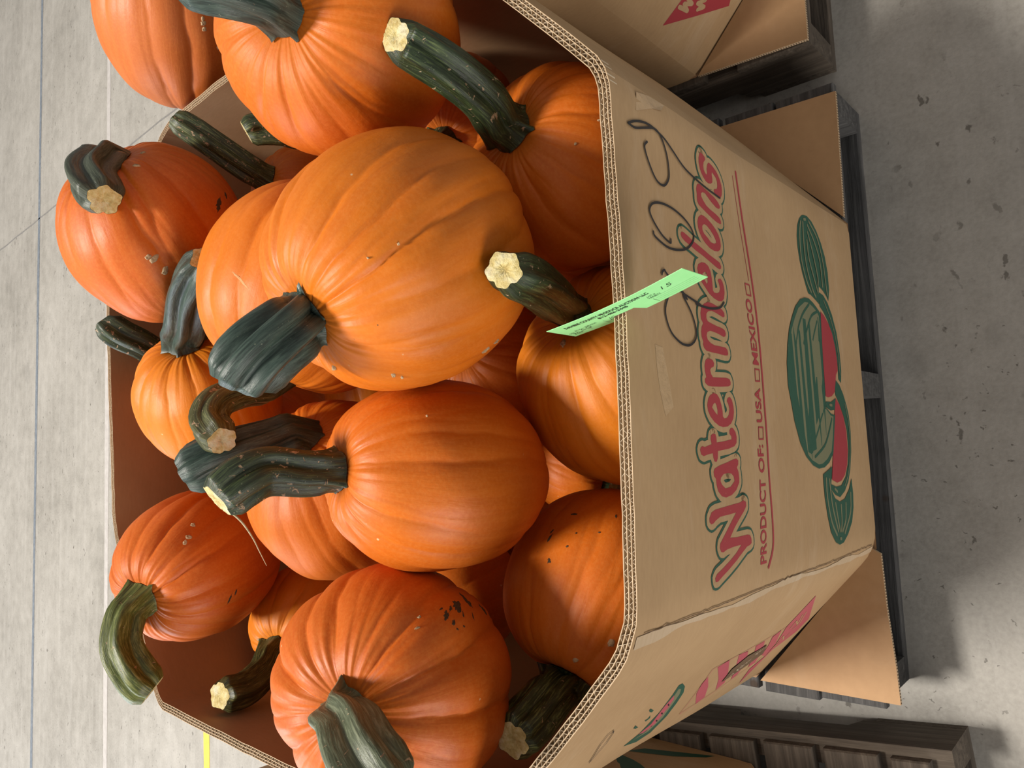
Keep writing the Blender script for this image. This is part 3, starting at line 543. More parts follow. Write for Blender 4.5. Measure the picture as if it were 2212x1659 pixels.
NB = [('r',[(0.2866,0.314),(0.2364,0.3045),(0.2067,0.3056),(0.147,0.186),(0.1831,0.1829),(0.192,0.1776),(0.2385,0.2439)])]
NB_LINES = [('k',0.0075,[(0.2471,0.3005),(0.2437,0.276),(0.2385,0.2935),(0.2303,0.2745),(0.2279,0.2946)]),('k',0.0075,[(0.231,0.2531),(0.2214,0.2408),(0.2235,0.2622),(0.2113,0.2473)]),('k',0.0075,[(0.2047,0.2704),(0.2006,0.2486)])]
TAPES = [[(0.0042,0.8177),(0.0023,0.8031),(-0.0283,0.7942),(-0.0555,0.7875),(-0.0649,0.804),(-0.0426,0.8119),(-0.0204,0.8162)],[(0.2582,0.8181),(0.2649,0.7907),(0.2659,0.7586),(0.2548,0.7704),(0.2504,0.7896),(0.2376,0.822)]]


class Print:
    """flat ink laid on a bin wall; points are (along, z) pairs mapped onto the wall surface"""
    def __init__(self, B, mats, fmap): self.B = B; self.mats = mats; self.fmap = fmap; self.mb = MB()
    def P(self, q, lay):
        s = self.fmap(q[0]); return self.B.at(s, q[1], .0004 + lay * .00018)
    def fill(self, loops, mi, lay):
        L = [[Vector((x, z, 0)) for x, z in lp] for lp in loops]
        flat = [q for lp in loops for q in lp]
        tri = tessellate_polygon(L)
        self.mb.add([self.P(q, lay) for q in flat], tri, mi)
    def stroke(self, pts, w, mi, lay, closed=False, wf=None):
        q = list(pts) + ([pts[0]] if closed else [])
        for i in range(len(q) - 1):
            (x0, z0), (x1, z1) = q[i], q[i + 1]; L = math.hypot(x1 - x0, z1 - z0)
            if L < 1e-6: continue
            nx, nz = -(z1 - z0) / L * w, (x1 - x0) / L * w; m = max(1, int(L / .02))
            v = []
            for k in range(m + 1):
                x = x0 + (x1 - x0) * k / m; z = z0 + (z1 - z0) * k / m
                v += [self.P((x + nx, z + nz), lay), self.P((x - nx, z - nz), lay)]
            self.mb.add(v, [(2 * k, 2 * k + 1, 2 * k + 3, 2 * k + 2) for k in range(m)], mi)
        for (x, z) in q:
            k = 10; v = [self.P((x + w * math.cos(2 * math.pi * j / k), z + w * math.sin(2 * math.pi * j / k)), lay) for j in range(k)]
            self.mb.add(v, [tuple(range(k))], mi)
    def build(self, name, parent): return self.mb.build(name, self.mats, parent)

def smooth(pts, k=4):
    """Catmull-Rom through traced points"""
    P = [Vector((*q, 0)) for q in pts]; P = [P[0] * 2 - P[1]] + P + [P[-1] * 2 - P[-2]]; out = []
    for i in range(1, len(P) - 2):
        for j in range(k):
            t = j / k; a, b_, c, d = P[i - 1], P[i], P[i + 1], P[i + 2]
            q = .5 * ((2 * b_) + (c - a) * t + (2 * a - 5 * b_ + 4 * c - d) * t * t + (3 * b_ - a - 3 * c + d) * t ** 3)
            out.append((q.x, q.y))
    out.append((P[-2].x, P[-2].y)); return out

front_s = lambda x: FRONT.s_of(x, -.004)
INK = [M['ink_red'], M['ink_green'], M['kraft'], M['ink_grey'], M['ink_pen'], M['ink_red_worn'], M['tape']]
KI = {'r': 0, 'g': 1, 'k': 2, 'h': 3, 'p': 4, 'd': 4, 'w': 5}
pr = Print(FRONT, INK, front_s)
for loops in LETTERS:
    for lp in loops:
        pr.stroke(lp, .0088, 1, 0, True); pr.stroke(lp, .0060, 2, 1, True)
for loops in LETTERS: pr.fill(loops, 0, 2)
pr.build('lettering', pan1[0])['label'] = 'red word Watermelons outlined in green'
pr = Print(FRONT, INK, front_s)
for i, (k, poly) in enumerate(MELON): pr.fill([poly], KI[k], i * .25)
for k, w, pts in MELON_LINES: pr.stroke(smooth(pts, 3), w * .5, KI[k], 3)
pr.build('melon_picture', pan1[0])['label'] = 'green melons and red slices printed on the front'
pr = Print(FRONT, INK, front_s)
for k, w, pts in RULES: pr.stroke(pts if len(pts) == 5 else smooth(pts, 3), w * .5, 0, 0)
pr.build('printed_rule', pan1[0])

def text_mesh(txt, shear=0.0, weight=0.0, size=1.0):
    """outline text as vertices in its own plane, width and height normalised later"""
    cu = bpy.data.curves.new('txt', 'FONT'); cu.body = txt; cu.size = size; cu.shear = shear; cu.offset = weight; cu.resolution_u = 3
    o = bpy.data.objects.new('txt', cu); COL.objects.link(o)
    dg = bpy.context.evaluated_depsgraph_get(); me = o.evaluated_get(dg).to_mesh()
    v = np.array([x.co[:] for x in me.vertices]); f = [tuple(q.vertices) for q in me.polygons]
    o.evaluated_get(dg).to_mesh_clear(); bpy.data.objects.remove(o); bpy.data.curves.remove(cu)
    return v, f
pr = Print(FRONT, INK, front_s)
for txt, a, e, h in WORDS:
    pr = Print(FRONT, INK, front_s)
    v, f = text_mesh(txt, 0, .022)
    x0, x1 = v[:, 0].min(), v[:, 0].max(); y1 = v[:, 1].max(); y0 = 0
    P_ = []
    for q in v:
        u = (q[0] - x0) / (x1 - x0); w = (q[1] - y0) / (y1 - y0)
        P_.append(pr.P((a[0] + (e[0] - a[0]) * u, a[1] + (e[1] - a[1]) * u + h * w), 0))
    pr.mb.add(P_, f, 0)
    pr.build('small_lettering', pan1[0])['label'] = 'small red word ' + txt
for pts in PEN:
    pr = Print(FRONT, INK, front_s); pr.stroke(smooth(pts), .0013, 4, 5)
    pr.build('pen_scrawl', pan1[0])['label'] = 'black felt pen scrawl'
for poly in TAPES:
    pr = Print(FRONT, INK, front_s); pr.fill([poly], 6, -1)
    pr.build('tape_scrap', pan1[0])

dlen = math.hypot(CORN[7][0] - CORN[0][0], CORN[7][1] - CORN[0][1]); du = ((CORN[7][0] - CORN[0][0]) / dlen, (CORN[7][1] - CORN[0][1]) / dlen)
def diag_map(B, dx, dy): return lambda d: B.s_of(CORN[0][0] + dx + du[0] * d, CORN[0][1] + dy + du[1] * d)
dm = diag_map(FRONT, 0, 0)
DK = dict(KI); DK['r'] = 5
for name, fills, lines, lab in (('banner_print', DIAG[:6], [q for q in DIAG_LINES if q[0] in 'rk'], 'faded red banner with cut-out letters'),
                                ('melon_picture', DIAG[6:9], [q for q in DIAG_LINES if q[0] == 'd'], 'small red melon slice with green rind'),
                                ('pen_scrawl', [], [q for q in DIAG_LINES if q[0] == 'p'], 'thin pen loop')):
    pr = Print(FRONT, INK, dm)
    for i, (k, poly) in enumerate(fills): pr.fill([poly], DK[k], i * .2)
    for k, w, pts in lines: pr.stroke(pts, w * .5, DK[k], 3)
    pr.build(name, pan1[7])['label'] = lab
for k, poly in DIAG[9:]:
    pr = Print(FRONT, INK, dm); pr.fill([poly], DK[k], 0); pr.build('drip_print', pan1[7])
# torn gash through the banner, showing the flutes
pr = Print(FRONT, [M['core'], M['flute']], dm)
pr.fill([TEAR], 0, 5)
rnd = random.Random(4)
for j in range(26):
    a = TEAR[0]; e = TEAR[3]; u = .2 + .7 * rnd.random(); y = rnd.uniform(-.006, .006)
    x = a[0] + (e[0] - a[0]) * u; z = a[1] + (e[1] - a[1]) * u + y
    pr.stroke([(x, z), (x + rnd.uniform(-.004, .004), z + rnd.uniform(-.01, .01))], .0006, 1, 7)
pr.build('torn_gash', pan1[7])
# scuffed crease down the front-left fold
pr = Print(FRONT, [M['kraft_worn'], M['core']], lambda s: s)
s0 = FRONT.s_of(-.269, -.003); rnd = random.Random(8)
for sg in (0,):
    L = []; R_ = []
    for k in range(41):
        z = .862 - .71 * k / 40; w = .002 + .010 * abs(noise.noise(Vector((z * 9, 2, 0)))) + .004 * abs(noise.noise(Vector((z * 60, 1, 0)))) + (.003 if z > .8 else 0)
        c = s0 + .006 * noise.noise(Vector((z * 7, 0, 0)))
        L.append((c - w, z)); R_.append((c + w * .6, z))
    for k in range(40):
        pr.mb.add([pr.P(L[k], 0), pr.P(R_[k], 0), pr.P(R_[k + 1], 0), pr.P(L[k + 1], 0)], [(0, 1, 2, 3)], 0)
    crack = [(s0 + .006 + .0025 * noise.noise(Vector((k * .9, 5, 0))), .85 - .69 * k / 90) for k in range(91)]
    pr.stroke(crack, .0006, 1, 2)
pr.build('scuffed_fold', pan1[0])
pr = Print(RIGHT, INK, diag_map(RIGHT, 1.122, .035))
for k, poly in NB: pr.fill([poly], 0, 0)
for k, w, pts in NB_LINES: pr.stroke(pts, w * .5, 2, 2)
pr.build('banner_print', pan2[7])
pr = Print(LEFT, INK, lambda y: LEFT.s_of(-.65, y))
pr.fill([[(.46 + .10 * math.cos(a * math.pi / 12), .30 + .05 * math.sin(a * math.pi / 12)) for a in range(24)]], 1, 0)
pr.build('melon_picture', pan3[2])
pr = Print(LEFT, INK, lambda y: LEFT.s_of(-.65, y))
pr.fill([[(.30, .155), (.42, .20), (.44, .23), (.36, .20), (.31, .17)]], 1, 0)
pr.build('melon_picture', pan3[2])

# ------------------------------------------------------------------ pumpkins
PUMPKINS = [
('P1','large bright orange pumpkin in the middle of the pile,thick blue-green stem without cut face',[0.1141,0.2287,0.9282],[-0.5443,0.1339,0.8281],0.1325,0.1431,[[0.0291,0.2363,1.06],[0.0052,0.2461,1.0854],[-0.0173,0.2682,1.0951]],(0.027,0.03),'blue',None,'light',15,[([-0.1175,0.0176,0.0764],[-0.041,-0.752,-0.658],0.0028,0.0041,'scab'),([-0.1262,-0.0345,0.0433],[-0.041,-0.752,-0.658],0.0027,0.0041,'scab'),([-0.1277,-0.0363,0.0342],[-0.041,-0.752,-0.658],0.0018,0.0027,'scab'),([-0.031,-0.0806,0.1066],[-0.041,-0.752,-0.658],0.0016,0.0012,'scab'),([-0.099,-0.0778,-0.0412],[0.735,-0.556,-0.388],0.0067,0.0029,'scab'),([-0.0898,-0.0833,-0.0506],[0.841,-0.458,-0.29],0.0043,0.0019,'scab'),([-0.0188,-0.1,0.089],[-0.041,-0.752,-0.658],0.0016,0.0016,'scab')]),
('P2','smooth elongated orange pumpkin below the largest one,dark scarred stem with white broken end',[-0.1122,0.2873,0.8304],[0.0547,0.2455,0.9679],0.1135,0.1362,[[-0.1039,0.3301,0.9828],[-0.0992,0.3462,1.0173],[-0.1091,0.3534,1.0423],[-0.129,0.3664,1.0643]],(0.021,0.026),'scar',0.25,'mid',14,[([0.0608,-0.0677,0.0755],[-0.041,-0.752,-0.658],0.0015,0.0015,'scab')]),
('P3','deeply ribbed reddish pumpkin with black scuff marks and broad grey-green stem at the frame edge',[-0.3536,0.329,0.869],[0.0505,-0.4125,0.9096],0.1345,0.1251,[[-0.3493,0.2434,0.9974],[-0.3665,0.2113,1.0073],[-0.3943,0.1806,1.0037]],(0.023,0.034),'pale',None,'red',14,[([0.0949,-0.0936,-0.0121],[0.841,-0.458,-0.29],0.0153,0.0071,'mud'),([0.0953,-0.0877,-0.0362],[0.841,-0.458,-0.29],0.0136,0.0052,'mud'),([0.0874,-0.0992,0.0111],[0.841,-0.458,-0.29],0.0079,0.004,'mud'),([0.081,-0.086,-0.0639],[-0.788,-0.411,-0.457],0.0096,0.0043,'mud'),([0.0802,-0.1056,0.0073],[0.841,-0.458,-0.29],0.0049,0.003,'mud'),([0.0933,-0.0953,0.0002],[0.841,-0.458,-0.29],0.0065,0.002,'mud'),([0.0851,-0.1025,-0.0113],[0.841,-0.458,-0.29],0.005,0.0015,'mud'),([0.1016,-0.08,-0.0369],[0.841,-0.458,-0.29],0.0074,0.0026,'mud'),([0.0942,-0.0929,0.0117],[0.735,-0.556,-0.388],0.004,0.0015,'mud'),([0.0818,-0.1024,-0.0294],[0.841,-0.458,-0.29],0.0062,0.0015,'mud'),([0.0714,-0.081,-0.079],[-0.788,-0.411,-0.457],0.0049,0.0016,'mud'),([0.0744,-0.1099,0.0049],[-0.041,-0.752,-0.658],0.0025,0.0015,'mud'),([0.0757,-0.1097,-0.0058],[-0.041,-0.752,-0.658],0.002,0.0015,'mud'),([0.0811,-0.0921,0.0445],[0.461,-0.699,-0.547],0.0039,0.0014,'scab'),([0.0909,-0.0873,0.0367],[0.461,-0.699,-0.547],0.0029,0.0015,'scab')]),
('P4','round pumpkin at the top edge of the photo behind the longest green stem',[0.3935,0.3059,0.9445],[-0.2972,-0.3724,0.8792],0.136,0.1292,[[0.3569,0.2556,1.0739],[0.3568,0.2623,1.1063],[0.3608,0.2836,1.1386]],(0.022,0.024),'blue',None,'mid',16,[]),
('P5','pumpkin against the front wall carrying the longest dark green stem with round yellow cut',[0.25,0.1536,0.7209],[0.1804,0.0104,0.9835],0.1205,0.1145,[[0.2843,0.1468,0.8729],[0.3051,0.1532,0.9276],[0.3276,0.1744,0.9754]],(0.024,0.0225),'dark',0.8,'mid',15,[([0.0083,-0.0946,0.0705],[-0.041,-0.752,-0.658],0.002,0.0015,'scab'),([-0.0169,-0.0757,0.0881],[-0.041,-0.752,-0.658],0.002,0.002,'scab')]),
('P6','yellow-orange pumpkin under the green paper tag at the front wall',[0.0045,0.15,0.6132],[0.5055,0.0289,0.8624],0.141,0.1382,[[0.0669,0.1149,0.8023],[0.0714,0.0847,0.883],[0.0737,0.073,0.9397]],(0.021,0.0235),'dark',0.4,'yellow',15,[([0.0308,0.0094,0.1346],[-0.788,-0.411,-0.457],0.0098,0.0044,'scab')]),
('P7','mud-flecked pumpkin in the front corner,its stout stem ending in a round yellow cut',[-0.272,0.1961,0.6311],[-0.8186,0.134,0.5586],0.1275,0.1275,[[-0.376,0.2028,0.7368],[-0.3958,0.2047,0.7759],[-0.4099,0.2087,0.8041]],(0.024,0.028),'streak',0.5,'mid',15,[([-0.0367,-0.0747,0.0966],[0.841,-0.458,-0.29],0.0068,0.0047,'scab'),([-0.058,-0.0338,0.1084],[0.608,-0.637,-0.475],0.0048,0.0037,'scab'),([0.0767,0.0041,0.1018],[0.972,-0.224,-0.07],0.0078,0.0028,'mud'),([0.0843,0.005,0.0955],[0.972,-0.224,-0.07],0.0045,0.0022,'mud'),([0.1023,-0.0154,0.0746],[-0.671,-0.516,-0.533],0.0068,0.0023,'mud'),([0.0518,-0.006,0.1163],[-0.041,-0.752,-0.658],0.0033,0.0044,'mud'),([0.0961,-0.0626,0.0556],[0.972,-0.224,-0.07],0.0044,0.0017,'mud'),([0.0821,-0.0554,0.0803],[-0.041,-0.752,-0.658],0.0022,0.0016,'mud'),([0.0675,-0.0257,0.1051],[-0.041,-0.752,-0.658],0.0027,0.0016,'mud'),([0.0814,-0.0311,0.093],[-0.041,-0.752,-0.658],0.0016,0.0016,'mud')]),
('P8','red-orange pumpkin at the far rim with a short grey twisted stem and two scabs',[0.2735,0.7868,0.9406],[0.7076,-0.2529,0.6598],0.132,0.1346,[[0.3478,0.7394,1.0402],[0.3116,0.7124,1.0653],[0.2668,0.6699,1.0627]],(0.025,0.027),'grey',0.5,'red',17,[([-0.0714,-0.0995,0.0491],[0.608,-0.637,-0.475],0.0105,0.0053,'scab'),([-0.0847,-0.0961,0.0319],[0.841,-0.458,-0.29],0.0093,0.0053,'scab'),([0.0918,-0.0792,0.0576],[-0.041,-0.752,-0.658],0.0047,0.0054,'scab'),([0.0576,-0.0968,0.0723],[-0.041,-0.752,-0.658],0.0072,0.0033,'scab'),([0.023,-0.125,-0.036],[0.735,-0.556,-0.388],0.0152,0.0055,'mud'),([0.0453,-0.1116,-0.0542],[0.735,-0.556,-0.388],0.0085,0.0035,'mud'),([-0.0689,-0.0974,0.0566],[0.301,-0.739,-0.603],0.0065,0.0039,'scab')]),
('P9','pumpkin half hidden behind the largest one,with a hooked brownish olive stem',[0.1469,0.5114,0.8452],[-0.9204,0.2784,0.2746],0.1475,0.1475,[[0.004,0.5546,0.9259],[-0.0107,0.5545,0.9639],[-0.0367,0.5467,0.9804],[-0.0627,0.5176,0.9784]],(0.018,0.0245),'olive',0.45,'light',15,[([-0.0165,-0.0495,0.1379],[-0.671,-0.516,-0.533],0.0226,0.0023,'scratch')]),
('P10','small smooth pumpkin near the far wall with an upright blue-green stem',[0.0255,0.8383,0.8339],[0.726,-0.4056,0.5554],0.117,0.1147,[[0.1253,0.7379,0.9197],[0.1587,0.6653,0.9474],[0.1875,0.5969,0.9583]],(0.026,0.028),'blue',0.3,'yellow',16,[]),
('P11','dark orange pumpkin glimpsed between the hooked stem and the blue flat stem',[-0.0256,0.8982,0.6266],[-0.8044,-0.338,-0.4885],0.087,0.087,[[-0.1054,0.8596,0.5484],[-0.1161,0.8411,0.5177]],(0.02,0.02),'dark',None,'mid',14,[]),
('P12','hidden pumpkin whose scarred stem pokes over the far rim of the bin',[0.0528,1.0655,0.7285],[0.6834,0.2094,0.6993],0.092,0.092,[[0.1437,1.0835,0.8381],[0.162,1.0928,0.875],[0.1838,1.1037,0.9006]],(0.024,0.026),'scar',None,'mid',14,[]),
('P13','pumpkin behind the smooth elongated one,with a wide blue-green stem lying flat',[-0.1319,0.5657,0.7701],[0.6244,-0.3164,0.7142],0.1295,0.1295,[[-0.0603,0.5372,0.8957],[-0.081,0.5625,0.9549],[-0.1013,0.5902,0.9897]],(0.026,0.033),'blue',None,'mid',15,[]),
('P14','long pumpkin in the far corner with a curved olive and cream stem over the rim',[-0.2521,0.8851,0.8257],[-0.3098,-0.3613,0.8795],0.12,0.1464,[[-0.3147,0.8318,0.9666],[-0.3548,0.8182,0.9762],[-0.3951,0.7946,0.9639],[-0.4148,0.7801,0.9488]],(0.027,0.0305),'lime',None,'red',15,[([0.0683,-0.0887,0.055],[-0.041,-0.752,-0.658],0.0051,0.0044,'scab'),([0.0511,-0.0971,0.0657],[0.461,-0.699,-0.547],0.0058,0.005,'scab'),([0.0434,-0.0986,0.0722],[0.841,-0.458,-0.29],0.0057,0.0043,'scab'),([-0.0477,-0.116,0.0115],[0.92,-0.346,-0.182],0.0102,0.0022,'mud'),([-0.0381,-0.1184,0.0034],[0.92,-0.346,-0.182],0.0073,0.0022,'mud')]),
('P15','small yellow-orange pumpkin by the inner side wall with straight brownish green stem',[-0.38,0.8548,0.6368],[-0.3496,-0.3401,0.873],0.1015,0.1015,[[-0.4359,0.8014,0.7557],[-0.4513,0.7902,0.7972],[-0.4539,0.7935,0.8396]],(0.024,0.029),'lime2',0.35,'yellow',14,[([-0.0179,0.0022,0.0999],[-0.041,-0.752,-0.658],0.0048,0.0024,'scab')]),
('P16','pale orange pumpkin with rows of tan scabs in the neighbouring bin',[0.6932,0.849,0.8753],[0.5973,-0.6739,0.4349],0.141,0.1621,[[0.8025,0.7554,0.9396],[0.8326,0.761,0.9483]],(0.024,0.024),'blue',None,'pale',15,[([-0.0636,-0.1261,0.0285],[-0.041,-0.752,-0.658],0.0066,0.0052,'scab'),([-0.0729,-0.1209,0.0229],[-0.041,-0.752,-0.658],0.0037,0.0044,'scab'),([-0.0781,-0.1174,0.0204],[-0.041,-0.752,-0.658],0.0059,0.0045,'scab'),([-0.0841,-0.1131,0.0167],[-0.041,-0.752,-0.658],0.0045,0.0052,'scab'),([-0.0591,-0.1307,0.0085],[-0.041,-0.752,-0.658],0.0037,0.0052,'scab'),([-0.0657,-0.1269,0.0058],[-0.041,-0.752,-0.658],0.0037,0.0075,'scab'),([-0.0734,-0.1218,-0.0023],[-0.041,-0.752,-0.658],0.0038,0.0038,'scab'),([-0.0796,-0.1171,-0.0055],[-0.041,-0.752,-0.658],0.0045,0.0045,'scab'),([-0.0876,-0.1107,-0.0064],[-0.041,-0.752,-0.658],0.0068,0.0045,'scab'),([-0.0947,-0.1034,-0.015],[0.301,-0.739,-0.603],0.0107,0.0046,'scab'),([-0.0528,-0.1341,0.0087],[-0.041,-0.752,-0.658],0.003,0.0037,'scab')]),
('P17','mostly hidden pumpkin with a long straight yellow-striped stem reaching the far rim',[0.3576,0.7191,0.7065],[0.2403,-0.0352,0.9701],0.101,0.101,[[0.399,0.7239,0.8401],[0.4322,0.744,0.8883],[0.4581,0.7652,0.9233]],(0.022,0.022),'lime3',None,'mid',14,[]),
('P18','hidden pumpkin behind the top-edge one,only its short striped stem end showing',[0.439,0.5477,0.741],[-0.2575,0.6315,0.7314],0.072,0.072,[[0.4156,0.6069,0.832],[0.4132,0.6248,0.8605],[0.4069,0.6351,0.8753]],(0.024,0.023),'lime3',None,'mid',14,[]),
('F1','shaded pumpkin deep in the gap beside the tagged pumpkin',[0.0605,0.4934,0.4861],[0.1457,-0.1443,0.9788],0.118,0.118,[[0.082,0.4824,0.6026],[0.0846,0.4833,0.6171]],(0.018,0.016),'dark',None,'mid',14,[]),
('F2','shaded pumpkin deep in the gap between the elongated and the black-scuffed pumpkins',[-0.318,0.5295,0.5754],[-0.1569,-0.1397,0.9777],0.11,0.11,[[-0.3373,0.5171,0.6813],[-0.3416,0.5177,0.6946]],(0.018,0.016),'dark',None,'mid',14,[]),
('F3','yellowish pumpkin sliver deep below the tagged pumpkin and above the mud-flecked one',[-0.1927,0.4817,0.4036],[0.4546,0.0663,0.8882],0.095,0.095,[[-0.147,0.4856,0.4893],[-0.1385,0.484,0.5023]],(0.018,0.016),'dark',None,'yellow',14,[]),
('F4','yellow pumpkin glimpsed under the largest pumpkin and above the elongated one',[0.0314,0.7118,0.5919],[-0.9785,-0.0958,-0.1824],0.08,0.08,[[-0.0496,0.6914,0.579],[-0.0586,0.6781,0.5796]],(0.018,0.016),'dark',None,'yellow',14,[]),
('F5','dark pumpkin in the shade below the longest green stem',[0.4111,0.3903,0.6674],[-0.6619,-0.3118,0.6817],0.095,0.095,[[0.3466,0.3634,0.7339],[0.3362,0.362,0.7446]],(0.018,0.016),'dark',None,'mid',14,[]),
('F6','shaded pumpkin deep in the gap between the two pumpkins at the front wall',[0.2113,0.3576,0.454],[0.0851,0.1326,0.9875],0.08,0.08,[[0.2185,0.3658,0.5346],[0.2198,0.3648,0.5472]],(0.018,0.016),'dark',None,'mid',14,[]),
('F7','shaded pumpkin deep at the front wall between the tagged and the mud-flecked pumpkins',[-0.119,0.3442,0.48],[-0.3797,-0.9163,-0.1273],0.07,0.07,[[-0.1447,0.2822,0.4726],[-0.1476,0.2754,0.473]],(0.018,0.016),'dark',None,'mid',14,[])]


def catmull(P, n):
    P = [np.array(q, float) for q in P]; P = [2 * P[0] - P[1]] + P + [2 * P[-1] - P[-2]]
    m = len(P) - 3; out = []
    for k in range(n + 1):
        u = k / n * m; i = min(int(u), m - 1); t = u - i; a, b_, c, d = P[i:i + 4]
        out.append(.5 * ((2 * b_) + (c - a) * t + (2 * a - 5 * b_ + 4 * c - d) * t * t + (3 * b_ - a - 3 * c + d) * t ** 3))
    out = np.array(out)
    # even spacing
    L = np.concatenate([[0], np.cumsum(np.linalg.norm(np.diff(out, axis=0), axis=1))]); g = np.linspace(0, L[-1], n + 1)
    return np.stack([np.interp(g, L, out[:, k]) for k in range(3)], 1), L[-1]

def pumpkin_profile(R_, h, dim):
    ph = np.linspace(0, math.pi, 161)
    rho = R_ * np.sin(ph) ** .92
    z = h * np.sign(np.cos(ph)) * np.abs(np.cos(ph)) ** .96
    z = z - dim * h * np.exp(-(rho / (.33 * R_)) ** 2) * (np.cos(ph) > 0) + dim * .8 * h * np.exp(-(rho / (.3 * R_)) ** 2) * (np.cos(ph) < 0)
    return ph, rho, z

def make_pumpkin(idx, code, label, c, ax, R_, h, spts, sr, sk, cut, hue, nrib, marks):
    rng = np.random.default_rng(100 + idx)
    c = np.array(c); A = np.array(ax); A /= np.linalg.norm(A)
    up = np.array([0, 0, 1.0]) if abs(A[2]) < .9 else np.array([1.0, 0, 0])
    U = np.cross(up, A); U /= np.linalg.norm(U); V = np.cross(A, U)
    base = np.array([c[0], c[1], c[2] - R_])
    root = empty('pumpkin', base.tolist())
    tag(root, label, 'pumpkin', 'pumpkin in the neighbouring bin' if code == 'P16' else 'pumpkins heaped in the front bin')
    NT_, NP = (320, 88)
    dim = .14
    ph0, rho0, z0 = pumpkin_profile(R_, h, dim)
    # rows bunched a little towards the stem
    g = np.linspace(0, 1, NP + 1); ph = math.pi * (g + .06 * np.sin(2 * math.pi * g) * -1)
    rho = np.interp(ph, ph0, rho0); zz = np.interp(ph, ph0, z0)
    th = np.linspace(0, 2 * math.pi, NT_, endpoint=False)
    TH_, PH = np.meshgrid(th, ph)
    # meandering creases
    nmain = nrib; cen = (np.arange(nmain) + rng.uniform(-.32, .32, nmain)) * 2 * math.pi / nmain
    dep = rng.uniform(.25, 1.2, nmain); wid = rng.uniform(.030, .060, nmain)
    G_ = np.zeros_like(TH_)
    def ang(x): return (x + math.pi) % (2 * math.pi) - math.pi
    for k in range(nmain):
        m = .035 * np.sin(PH * rng.uniform(1.5, 4) + rng.uniform(0, 6)) + .010 * np.sin(PH * rng.uniform(7, 13) + rng.uniform(0, 6)) + .006 * np.sin(PH * rng.uniform(18, 26) + rng.uniform(0, 6))
        d = np.abs(ang(TH_ - cen[k] - m))
        lat = .85 + .25 * np.cos(PH) + .30 * np.sin(PH * rng.uniform(2, 5) + rng.uniform(0, 6))
        G_ += dep[k] * np.clip(lat, .12, 1.4) * (.50 * np.exp(-d / wid[k]) + .50 * np.exp(-(d / (wid[k] * 3.4)) ** 2))
    nmin = nmain * 2; c2 = rng.uniform(0, 2 * math.pi, nmin)
    for k in range(nmin):
        m = .05 * np.sin(PH * rng.uniform(2, 5) + rng.uniform(0, 6)); d = np.abs(ang(TH_ - c2[k] - m))
        fade = np.exp(-((PH - rng.uniform(.3, 2.4)) / rng.uniform(.3, .8)) ** 2)
        G_ += .32 * rng.uniform(.3, 1) * fade * np.exp(-d / .035)
    wr = np.exp(-(PH / .55) ** 2)
    G_ += wr * (.17 * np.sin(TH_ * (nmain * 2 + 3) + 1.3 * np.sin(TH_ * 3)) + .10 * np.sin(TH_ * (nmain * 3 + 5)))
    lump = .018 * np.sin(TH_ + rng.uniform(0, 6)) * np.sin(PH) + .016 * np.sin(2 * TH_ + rng.uniform(0, 6)) * np.sin(PH) ** 2 + .010 * np.sin(3 * TH_ + rng.uniform(0, 6)) * np.sin(PH * 2)
    for k in range(10):
        lump = lump + .0022 * np.sin(TH_ * rng.integers(3, 9) + PH * rng.uniform(3, 9) + rng.uniform(0, 6)) * np.sin(PH)
    depth = .044 * {'P3': 1.35, 'P1': 1.15, 'P2': .95, 'P7': .8, 'P6': .75}.get(code, 1.0)
    sc = 1 - depth * (G_ - G_.mean()) * np.clip(np.sin(PH) * 1.6 + .12, 0, 1) + lump
    pole = np.clip(np.sin(PH) * 2.5, 0, 1)
    rr = rho[:, None] * (1 + (sc - 1) * pole)
    zr = zz[:, None] * (1 + (sc - 1) * .8 * pole)
    loc = np.stack([rr * np.cos(TH_), rr * np.sin(TH_), zr], -1).reshape(-1, 3)
    wv = loc[:, :1] * U + loc[:, 1:2] * V + loc[:, 2:] * A + (c - base)
    # merge the poles
    rows = NP + 1; verts = np.concatenate([wv[NT_:-NT_], [wv[0]], [wv[-1]]])
    f = []
    for i in range(rows - 3):
        a = i * NT_
        f += [(a + j, a + NT_ + j, a + NT_ + (j + 1) % NT_, a + (j + 1) % NT_) for j in range(NT_)]
    nb = (rows - 2) * NT_; last = (rows - 3) * NT_
    f += [(nb, j, (j + 1) % NT_) for j in range(NT_)] + [(nb + 1, last + (j + 1) % NT_, last + j) for j in range(NT_)]
    st = np.stack([np.cos(TH_) * 5, np.sin(TH_) * 5, PH * .8 + idx * 3.1], -1).reshape(-1, 3)
    st = np.concatenate([st[NT_:-NT_], [st[0]], [st[-1]]])
    sm = mesh('shell', verts, f, M[hue], True, attr={'streak': st})
    shell = link('shell', sm, root)
    # ---- stem
    top_z = np.interp(.02, ph0, z0)
    half = ph0 < 1.2
    def zs(r): return np.interp(r, rho0[half], z0[half])
    B0 = c + A * (zs(sr[0] * .9))
    P1_ = B0 + A * min(.022, np.linalg.norm(np.array(spts[0]) - B0) * .45)
    path, L = catmull([B0, P1_] + list(spts), 34)
    n = len(path); K = 60; al = np.linspace(0, 2 * math.pi, K, endpoint=False)
    kr = 5 if idx % 3 else 6
    tan = np.gradient(path, axis=0); tan /= np.linalg.norm(tan, axis=1)[:, None]
    tan[0] = A
    u = U.copy(); rings = []; uu = []
    twist = rng.uniform(-1.2, 1.2); ph_ = rng.uniform(0, 6)
    ridge_w = rng.uniform(.7, 1.3, kr)
